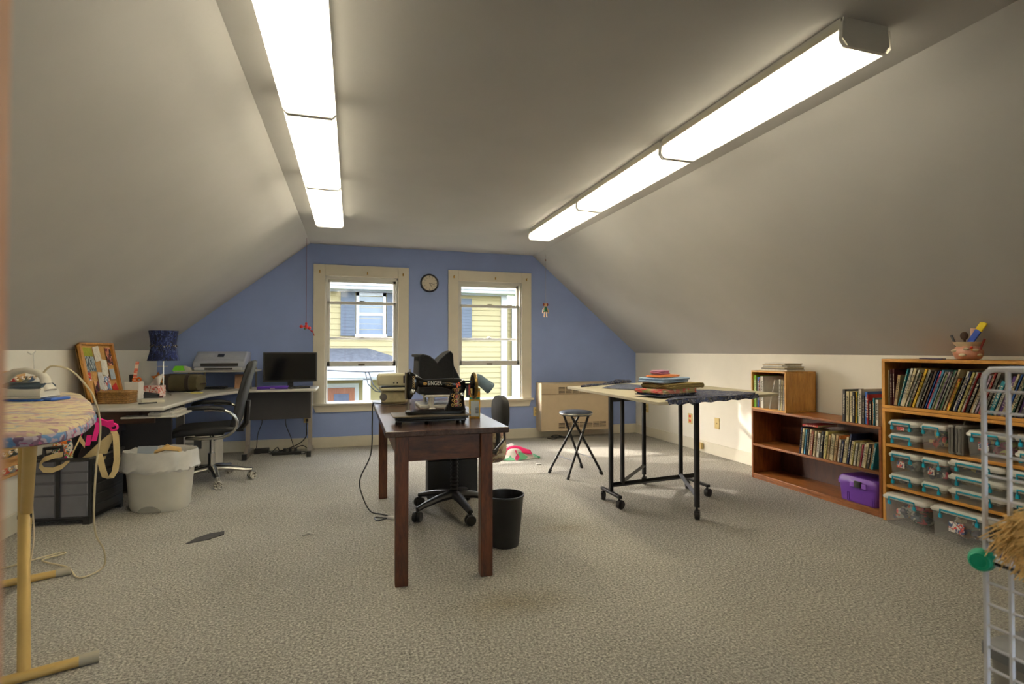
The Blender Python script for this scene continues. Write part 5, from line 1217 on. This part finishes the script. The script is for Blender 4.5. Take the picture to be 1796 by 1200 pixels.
# magazines on the crate
rr = random.Random(21); z_ = .966
mg = ['lowest','second lowest','third lowest','fourth lowest','middle','third highest','second highest','topmost']
for i in range(8):
    t = .006+.003*(i%3); cc = ['cream','white','grey','cream','silver','white','tan','white'][i]
    o = MB().cbox((0,0,t/2),(.21-.004*i,.28-.006*i,t-.0006), rot((3.61+rr.uniform(-.012,.012),3.79+rr.uniform(-.02,.02),z_), rz=R(rr.uniform(-7,7)))).build('magazine', plain('magazine_'+cc, S(*COL[cc]), .5, var=.1, scale=40), loc=(3.61,3.79,z_))
    tag(o, '%s magazine of the pile on the wooden crate, %s' % (mg[i], cc), 'magazine', 'magazines piled on the wooden crate'); z_ += t
# books on the low bookcase top
G = 'books standing on the low bookcase'
row([('charcoal',.022,.235,.2),('cream',.026,.222,.18),('cream',.028,.222,.18),('black',.020,.222,.18),('yellow',.011,.222,.17),('dark green',.014,.228,.17),('white',.022,.245,.22),('charcoal',.017,.20,.17),('blue',.020,.23,.2),('red',.012,.212,.2),('black',.018,.17,.15),('orange',.014,.165,.15),('teal',.012,.19,.15),('white',.022,.18,.15)], 3.075, 3.485, .622, 'on the low bookcase top', G, 1.5, 0)
# middle shelf
G = 'books on the low bookcase middle shelf'
row([('navy',.010,.215),('cream',.020,.205),('pale yellow',.010,.205),('light blue',.014,.20),('charcoal',.016,.205),('cream',.022,.205),('rust',.024,.20),('cream',.020,.20),('tan',.014,.20),('white',.024,.19),('black',.022,.205),('charcoal',.016,.21),('pale yellow',.022,.215,.2),('tan',.020,.19),('cream',.022,.20),('cream',.016,.195),('tan',.022,.20),('orange',.012,.195),('white',.016,.17),('navy',.018,.165),('cream',.016,.17),('cream',.020,.20),('navy',.014,.225,.2),('cream',.022,.175),('pale yellow',.012,.175),('white',.018,.165),('black',.012,.165),('cream',.016,.17),('pink',.010,.16),('white',.018,.17),('cream',.02,.18),('charcoal',.018,.17),('tan',.018,.175),('teal',.015,.19)], 3.475, 3.485, .312, 'of the low bookcase middle shelf', G, 6, 10)
e = book('red book lying flat over the middle shelf books', 'red', 3.50, 3.46, .534, .018, .15, .2, 88, G)
# big shelf
G = 'books in the upper bookcase'
items = [('cream',.008,.235,.2,0),('maroon',.013,.24,.2,0),('maroon',.013,.245,.2,0),('tan',.020,.205,.2,8),('teal',.010,.255,.2),('white',.016,.26,.22),('cream',.018,.262,.22),('white',.012,.255,.22),('green',.010,.235,.2),('brown',.012,.232,.2),('yellow',.016,.262,.2),('cream',.010,.262,.2),('silver',.012,.258,.2),('black',.012,.24,.2),('grey',.010,.25,.2),('brown',.008,.255,.2),('blue',.008,.252,.2),('pink',.014,.252,.2),('light blue',.014,.258,.2),('white',.007,.25,.2),('light green',.013,.232,.2),('lilac',.010,.25,.2),('silver',.008,.24,.2),('green',.011,.26,.2),('grey',.008,.26,.22),('cream',.012,.268,.24),('orange',.012,.21,.2),('yellow',.010,.19,.2),('black',.008,.22,.2),('white',.014,.255,.2),('navy',.013,.255,.2),('pale yellow',.014,.25,.2),('white',.014,.252,.2),('red',.007,.25,.2),('black',.018,.215,.2),('tan',.013,.24,.2),('white',.012,.24,.2),('lilac',.012,.235,.2),('cream',.008,.245,.2),('red',.010,.255,.2),('grey',.016,.258,.24),('black',.016,.215,.2),('teal',.020,.205,.2),('white',.014,.21,.2),('purple',.018,.235,.2),('cream',.012,.25,.2),('blue',.008,.25,.2),('cream',.014,.255,.2),('dark green',.010,.25,.2),('grey',.010,.25,.2),('purple',.009,.245,.2),('charcoal',.016,.24,.2),('navy',.018,.25,.2),('cream',.014,.25,.2),('teal',.012,.24,.2),('white',.016,.25,.2)]
for i, it in enumerate(items):
    if len(it) == 4: items[i] = it + (min(20, 13+2.0*(i-3)) if i < 44 else 20-.4*(i-44),)
row(items, 2.712, 3.475, .777, 'of the upper bookcase', G, 0, 0)
# purple tool box
e = T('purple_toolbox', 'purple plastic storage case on the bottom shelf of the low bookcase', 'storage box', (3.6,2.97,.045))
M_pp = plain('purple_plastic', S(100,52,150), .4, var=.05)
y0, y1 = 2.80, 3.13
MB().rings([[(3.60+x*k, 2.965+y*k, z) for x,y in rrect(-.115,.115,-.155,.155,.03,4)] for z,k in ((.046,.92),(.06,.95),(.165,1.0))]).build('body', M_pp, e, smooth=True)
MB().rings([[(3.60+x*k, 2.965+y*k, z) for x,y in rrect(-.115,.115,-.155,.155,.03,4)] for z,k in ((.165,1.05),(.185,1.06),(.21,1.02),(.228,.93),(.232,.8))]).build('lid', M_pp, e, smooth=True)
MB().cbox((3.482,2.95,.178),(.02,.13,.04)).build('latch_panel', plain('purple_light', S(126,78,176), .4), e, bevel=.005)
MB().cbox((3.474,2.95,.185),(.016,.055,.045)).build('latch', M_black, e, bevel=.004)
for i in range(4): MB().cbox((3.489,2.84+.012*i+(.17 if i>1 else 0),.085),(.006,.006,.06)).build('rib', M_pp, e)
# plastic boxes -----------------------------------------------------------
M_clr = frosted('clear_box_plastic', S(220,218,212), .74); M_lid = frosted('clear_lid_plastic', S(232,229,220), .15)
M_clip = plain('teal_clip', S(0,150,180), .4, var=.04)
CONT = {
 'dark cloth': [S(90,86,88), S(140,134,128), S(70,68,76), S(176,168,156)],
 'colour pencils': [S(200,170,110), S(190,70,60), S(90,140,80), S(220,200,140), S(70,60,60)],
 'yellow trimmings': [S(190,170,90), S(120,112,100), S(210,196,120), S(80,76,74), S(150,60,90)],
 'cream lace': [S(176,160,130), S(206,190,160), S(150,130,100), S(190,176,150)],
 'coral and blue fabric': [S(226,110,84), S(70,84,110), S(214,60,90), S(190,186,180), S(60,66,84)],
 'tapes and packets': [S(170,150,120), S(44,50,84), S(206,200,190), S(120,90,66), S(90,100,96)],
 'mixed notions': [S(190,80,60), S(200,180,90), S(150,140,130), S(110,100,100), S(90,110,140)],
}
def bin_(label, y1_, y0_, z, h, content, x0=3.44, x1=3.74, lab=False):
    e = T('plastic_box', label, 'storage box', ((x0+x1)/2,(y0_+y1_)/2,z), 0, 'clear storage boxes with teal clips')
    cx_, cy_ = (x0+x1)/2, (y0_+y1_)/2; hx, hy = (x1-x0)/2, (y1_-y0_)/2
    R_ = lambda k, z_, g_=0: [(cx_+x*k, cy_+y*k, z_) for x,y in rrect(-hx+g_,hx-g_,-hy+g_,hy-g_,.022,4)]
    hb = h-.022
    tb = MB().rings([R_(.90,z+.001),R_(.93,z+.008),R_(.99,z+hb)], cap=False); tb.add(R_(.90,z+.001), [tuple(range(24))]); tb.build('tub', M_clr, e, smooth=True)
    ld = MB().rings([R_(1.0,z+hb-.012),R_(1.03,z+hb-.006),R_(1.03,z+hb+.004),R_(.97,z+hb+.010),R_(.94,z+h-.002),R_(.5,z+h-.001)]).build('lid', M_lid, e, smooth=True)
    w_ = hy*.62
    MB().tube([(x0-.012,cy_+w_*.95,z+hb-.034),(x0-.016,cy_+w_*.95,z+hb+.006),(x0-.016,cy_-w_*.95,z+hb+.006),(x0-.012,cy_-w_*.95,z+hb-.034)],.0055,6).cbox((x0-.012,cy_+w_*.95,z+hb-.03),(.012,.016,.022)).cbox((x0-.012,cy_-w_*.95,z+hb-.03),(.012,.016,.022)).build('clip_handle', M_clip, ld, bevel=.002)
    if lab:
        MB().cbox((x0-.002,cy_+hy*.1,z+hb*.55),(.003,hy*.5,hb*.34),).build('label', print_fabric('box_label_print', [S(210,206,196), S(70,84,120), S(226,222,214), S(190,70,60)], 50), e)
    g = MB(); rr = random.Random(int(1000*(y1_+z)))
    nn = 26 if h > .1 else 14
    for i in range(nn):
        s_ = min(hx,hy)*.8; lx_, ly_ = .88*hx-.38*s_, .88*hy-.38*s_
        px_ = cx_+rr.uniform(-1,.1)*lx_; py_ = cy_+rr.uniform(-1,1)*ly_; pz_ = z+.032+rr.random()*max(0,hb-.068)
        if rr.random() < .5: g.ball((px_,py_,pz_),(s_*.28,s_*.28,min(.024,hb*.26)),7,5)
        else: g.cbox((0,0,0),(s_*.6,s_*.4,min(.02,hb*.22)),rot((px_,py_,pz_),rz=rr.uniform(0,3),rx=rr.uniform(-.3,.3)))
    o = g.build('box_contents', print_fabric('content_'+content.replace(' ','_'), CONT[content], 26), loc=(cx_,cy_,z+.01))
    tag(o, '%s inside the %s' % (content, label.split(' with ')[0]), 'contents', kind='stuff')
S1, S2 = .522, .246
bin_('lower small clear box of the pair on the upper shelf by the window side', 2.695, 2.50, S1, .075, 'cream lace')
bin_('upper small clear box of the pair on the upper shelf by the window side', 2.695, 2.50, S1+.076, .088, 'dark cloth', lab=True)
bin_('clear box of pencils next to the grey case', 2.485, 2.335, S1, .165, 'colour pencils')
bin_('clear box of yellow trimmings beyond the grey case', 2.225, 2.01, S1, .16, 'yellow trimmings', lab=True)
bin_('lower clear box of the pair behind the wire grid on the upper shelf', 1.985, 1.80, S1, .085, 'mixed notions')
bin_('upper clear box of the pair behind the wire grid on the upper shelf', 1.985, 1.80, S1+.086, .085, 'dark cloth')
bin_('shallow clear box under the deep one at the window side', 2.695, 2.50, S2, .085, 'dark cloth')
bin_('deep clear box on a shallow one at the window side', 2.695, 2.50, S2+.086, .145, 'dark cloth', lab=True)
bin_('shallow clear box under the narrow deep one', 2.485, 2.335, S2, .08, 'cream lace')
bin_('narrow deep clear box with white label', 2.485, 2.335, S2+.081, .15, 'coral and blue fabric', lab=True)
for i, w_ in enumerate(('bottom','middle','top')): bin_('%s wide clear box of the three stacked on the middle shelf' % w_, 2.325, 2.035, S2, .082, ['cream lace','cream lace','mixed notions'][i]) if i == 0 else bin_('%s wide clear box of the three stacked on the middle shelf' % w_, 2.325, 2.035, S2+.083*i, .082, ['cream lace','cream lace','mixed notions'][i])
for i, w_ in enumerate(('bottom','middle','top')): bin_('%s clear box of the stack behind the wire grid on the middle shelf' % w_, 2.02, 1.75, S2+.083*i, .082, ['mixed notions','dark cloth','cream lace'][i])
bin_('big clear box of coral and blue fabric on the floor', 2.705, 2.43, .001, .20, 'coral and blue fabric', 3.40, 3.76)
bin_('big clear box of tapes and packets on the floor', 2.415, 2.08, .001, .20, 'tapes and packets', 3.42, 3.78, lab=True)
bin_('big clear box on the floor behind the wire grid', 2.06, 1.72, .001, .20, 'mixed notions', 3.42, 3.78)
e = T('grey_plastic_case', 'upright ribbed grey plastic case between the clear boxes', 'case', (3.58,2.28,S1))
M_gc = plain('grey_case', S(120,116,108), .45)
for ya, yb in ((2.285,2.322),(2.238,2.281)):
    MB().box((3.44,ya,S1+.002),(3.70,yb,S1+.178)).build('shell', M_gc, e, bevel=.01)
for i in range(4): MB().box((3.434,2.246+i*.02,S1+.02),(3.441,2.254+i*.02,S1+.16)).build('rib', plain('grey_case_dark', S(92,88,82), .5), e)
MB().tube([(3.52,2.283,S1+.175),(3.53,2.283,S1+.195),(3.6,2.283,S1+.195),(3.61,2.283,S1+.175)],.006,6).build('handle', M_gc, e)
# pot with tools ----------------------------------------------------------
e = T('ceramic_pot', 'pink ceramic pot with white clouds and ruffled rim', 'pot', (3.60,2.305,1.088))
M_pk = plain('pink_glaze', S(206,150,128), .3, var=.06); M_iv = plain('ivory_glaze', S(220,204,172), .3)
MB().lathe([(.045,0),(.062,.008),(.074,.035),(.074,.055),(.062,.075),(.05,.085),(.045,.08),(.05,.02)],28,(3.60,2.305,1.088)).build('body', M_pk, e, smooth=True)
rg = [[(3.60+r_*(1+.05*sin(7*2*pi*i/28))*cos(2*pi*i/28), 2.305+r_*(1+.05*sin(7*2*pi*i/28))*sin(2*pi*i/28), 1.088+z) for i in range(28)] for r_,z in ((.052,.08),(.062,.092),(.072,.108),(.068,.109),(.05,.09))]
MB().rings(rg, cap=False).build('ruffled_rim', M_iv, e, smooth=True)
for a, zz, w_ in ((150,.055,.03),(190,.03,.026),(240,.06,.03),(262,.03,.024),(205,.066,.016)):
    a = R(a); MB().ball((3.60+.07*cos(a),2.305+.07*sin(a),1.088+zz),(.008+w_*.5*abs(sin(a)),.008+w_*.5*abs(cos(a)),.010),10,5).build('cloud', M_iv, e, smooth=True)
for a, zz, c_ in ((225,.075,(214,60,40)),(228,.062,(230,150,40))):
    a = R(a); MB().ball((3.60+.072*cos(a),2.305+.072*sin(a),1.088+zz),.008,8,5).build('bird_figure', plain('glaze_%d' % c_[1], S(*c_), .3), e, smooth=True)
zb_ = 1.10
tag(MB().tube([(3.60,2.34,zb_),(3.60,2.40,1.24)],.007,8).build('marker_pen', plain('dark_pen', S(52,52,56), .4), loc=(3.6,2.34,zb_), smooth=True), 'dark marker pen leaning out of the pink pot', 'pen')
g = MB().cyl((3.61,2.32,zb_),(3.61,2.33,1.21),.006,n=8).ball((3.61,2.332,1.235),(.018,.022,.026),10,6)
tag(g.build('wooden_brush', plain('dark_brush', S(72,50,36), .7), loc=(3.61,2.32,zb_), smooth=True), 'short dark brush standing in the pink pot', 'brush')
tag(MB().cyl((3.62,2.295,zb_),(3.625,2.29,1.28),.012,.014,n=10).build('pink_tube', plain('pale_pink', S(224,184,160), .5), loc=(3.62,2.295,zb_), smooth=True), 'pale pink tube standing in the pink pot', 'tube')
e = T('craft_scissors_pack', 'blue and yellow scissors packet leaning out of the pink pot', 'scissors', (3.59,2.28,zb_))
Mx = rot((3.585,2.312,1.15), rx=R(33))
MB().cbox((0,0,.06),(.012,.034,.16),Mx).build('card', plain('royal_blue', S(36,72,170), .5), e, bevel=.003)
MB().cbox((0,0,.165),(.010,.038,.06),Mx).build('header', plain('bright_yellow', S(232,206,30), .5), e, bevel=.003)
MB().torus((-.008,0,.07),.014,.004,Mx @ Matrix.Rotation(R(90),4,'Y') @ Matrix.Translation((-.078,0,.07)),12,5).build('handle', plain('royal_blue', S(36,72,170)), e)
tag(MB().cyl((3.60,2.26,zb_),(3.60,2.215,1.215),.006,n=8).build('red_crayon', plain('brown_red', S(130,46,40), .5), loc=(3.6,2.26,zb_), smooth=True), 'brown red crayon standing in the pink pot', 'crayon')
for k, (c_, lb) in enumerate((((60,56,90),'dark blue pencil lying flat beside the pink pot'),((110,80,60),'brown pencil lying flat beside the pink pot'),((90,90,96),'grey pencil lying flat beside the pink pot'))):
    tag(MB().cyl((3.52+.014*k,2.40,1.0925),(3.55+.014*k,2.56-.01*k,1.0925),.0042,n=6).build('pencil', plain('pencil_%d' % k, S(*c_), .5), loc=(3.53,2.48,1.088)), lb, 'pencil')

# ================================================================== NEAR RIGHT: wire cube shelf
M_wire = plain('white_wire', S(240,240,248), .4, var=.02)
GX, GYa, GYb, GS = 1.132, .345, .70, .355
e = T('wire_cube_shelf', 'white wire grid cube shelf three panels high with green connectors', 'wire shelf', (1.3,.52,0))
def panel(o_, ax, bx):
    """wire panel spanning unit vectors ax, bx from o_"""
    o_, ax, bx = Vector(o_), Vector(ax), Vector(bx)
    g = MB(); q = .02
    P_ = []
    for cx_, cy_, a0 in ((GS-q,GS-q,0),(q,GS-q,90),(q,q,180),(GS-q,q,270)):
        for i in range(4):
            a = R(a0+30*i); P_.append(tuple(o_+ax*(cx_+q*cos(a))+bx*(cy_+q*sin(a))))
    fr = MB().tube(P_, .0052, 6, closed=True).build('panel_frame', M_wire, e, smooth=True)
    for i in range(1, 9):
        t = GS*i/9
        MB().cyl(tuple(o_+bx*t), tuple(o_+ax*GS+bx*t), .0029, n=5).build('wire', M_wire, fr, smooth=True)
        MB().cyl(tuple(o_+ax*t), tuple(o_+ax*t+bx*GS), .0046, n=6).build('wire', M_wire, fr, smooth=True) if i in (1,3,5,7,8) else None
Z0 = .045
for k in range(3):
    panel((GX,GYb,Z0+k*GS),(0,-1,0),(0,0,1))
    panel((GX+GS+.012,GYb,Z0+k*GS),(0,-1,0),(0,0,1))
    panel((GX+.006,GYb,Z0+k*GS+.001),(0,-1,0),(1,0,0))
panel((GX+.006,GYb,Z0+3*GS),(0,-1,0),(1,0,0))
M_grn = plain('green_connector', S(0,176,138), .45)
for yy in (GYb+.004, GYb-GS-.004):
    for k in range(3):
        for xx in (GX-.004, GX+GS+.016):
            zz = Z0+k*GS
            Mx = rot((xx,yy,zz), rz=R(20))
            c_ = MB().lathe([(.010,-.017),(.018,-.014),(.021,0),(.018,.014),(.010,.017)],16,M=Mx @ Matrix.Rotation(R(90),4,'Y')).build('connector', M_grn, e, smooth=True)
            MB().torus((0,0,0),.013,.004,Mx @ Matrix.Translation((-.0145,0,0)) @ Matrix.Rotation(R(90),4,'Y'),16,6).build('connector_ring', M_grn, c_, smooth=True)
            if k == 0: MB().cyl((xx,yy,0),(xx,yy,zz),.014,n=10).build('foot', M_grn, e, smooth=True)
# straw bundle
e = T('straw_bundle', 'straw coloured raffia bundle sticking out of the wire shelf', 'raffia', (1.16,.60,.77))
M_straw = plain('straw', S(250,214,146), .85, var=.15, scale=90, bump=.4, bscale=200)
g = MB(); rr = random.Random(11)
for i in range(800):
    a = rr.uniform(-1,1); b_ = rr.uniform(-1,1)
    p0 = Vector((1.178+.01*a, .50+.015*b_, .868+.01*a)); 
    q = rr.random()
    p1 = p0+Vector((-.055+.03*a, .08+.04*b_, -.01+.012*rr.uniform(-1,1))); p2 = p0+Vector((-.075+.03*a+.02*b_, .12+.05*b_*q, -.06+.04*rr.uniform(-1,1)))
    g.tube([tuple(p0),tuple(p1),tuple(p2)],[.0018,.0019,.0008],4)
o = g.build('strands', M_straw, e); o['kind'] = 'stuff'
MB().tube([(1.178,.50,.868),(1.150,.572,.858),(1.11,.62,.835)],[.024,.036,.026],12,flat=.7).build('core', M_straw, e, smooth=True)
MB().torus((1.178,.505,.868),.02,.006,None,14,6).build('binding', plain('twine', S(150,110,60)), e)
e = T('craft_book_box', 'pale blue and brown box on the wire shelf', 'box', (1.26,.55,Z0+2*GS))
MB().box((1.222,.555,Z0+2*GS+.008),(1.229,.63,.905)).build('pale_side', plain('pale_blue_card', S(160,196,208), .6), e)
MB().box((1.229,.45,Z0+2*GS+.008),(1.37,.63,.905)).build('body', plain('brown_card', S(150,84,44), .7), e, bevel=.002)
tag(MB().cyl((1.15,.69,Z0+2*GS+.012),(1.20,.40,Z0+2*GS+.012),.006,n=8).build('blue_rod', plain('royal_blue', S(36,72,170)), loc=(1.17,.55,Z0+2*GS+.006), smooth=True), 'slim blue rod lying on the wire shelf', 'rod')
# grey tote
e = T('storage_tote', 'grey plastic storage tote with lid behind the wire shelf', 'storage box', (1.78,.8,0))
M_tote = plain('tote_grey', S(140,138,134), .5)
R2 = lambda k, z: [(1.82+x*k, .78+y*k, z) for x,y in rrect(-.25,.25,-.21,.21,.03,4)]
MB().rings([R2(.86,.0),R2(.88,.01),R2(.96,.36),R2(.95,.36)]).build('tub', frosted('tote_clear', S(150,148,142), .25), e, smooth=True)
MB().rings([R2(.98,.355),R2(1.02,.36),R2(1.02,.385),R2(.97,.39),R2(.93,.40),R2(.5,.40)]).build('lid', plain('tote_lid', S(112,112,114), .5), e, smooth=True)
for yy in (.585,.975): MB().cbox((1.82,yy,.33),(.12,.02,.05)).build('handle', M_tote, e, bevel=.005)
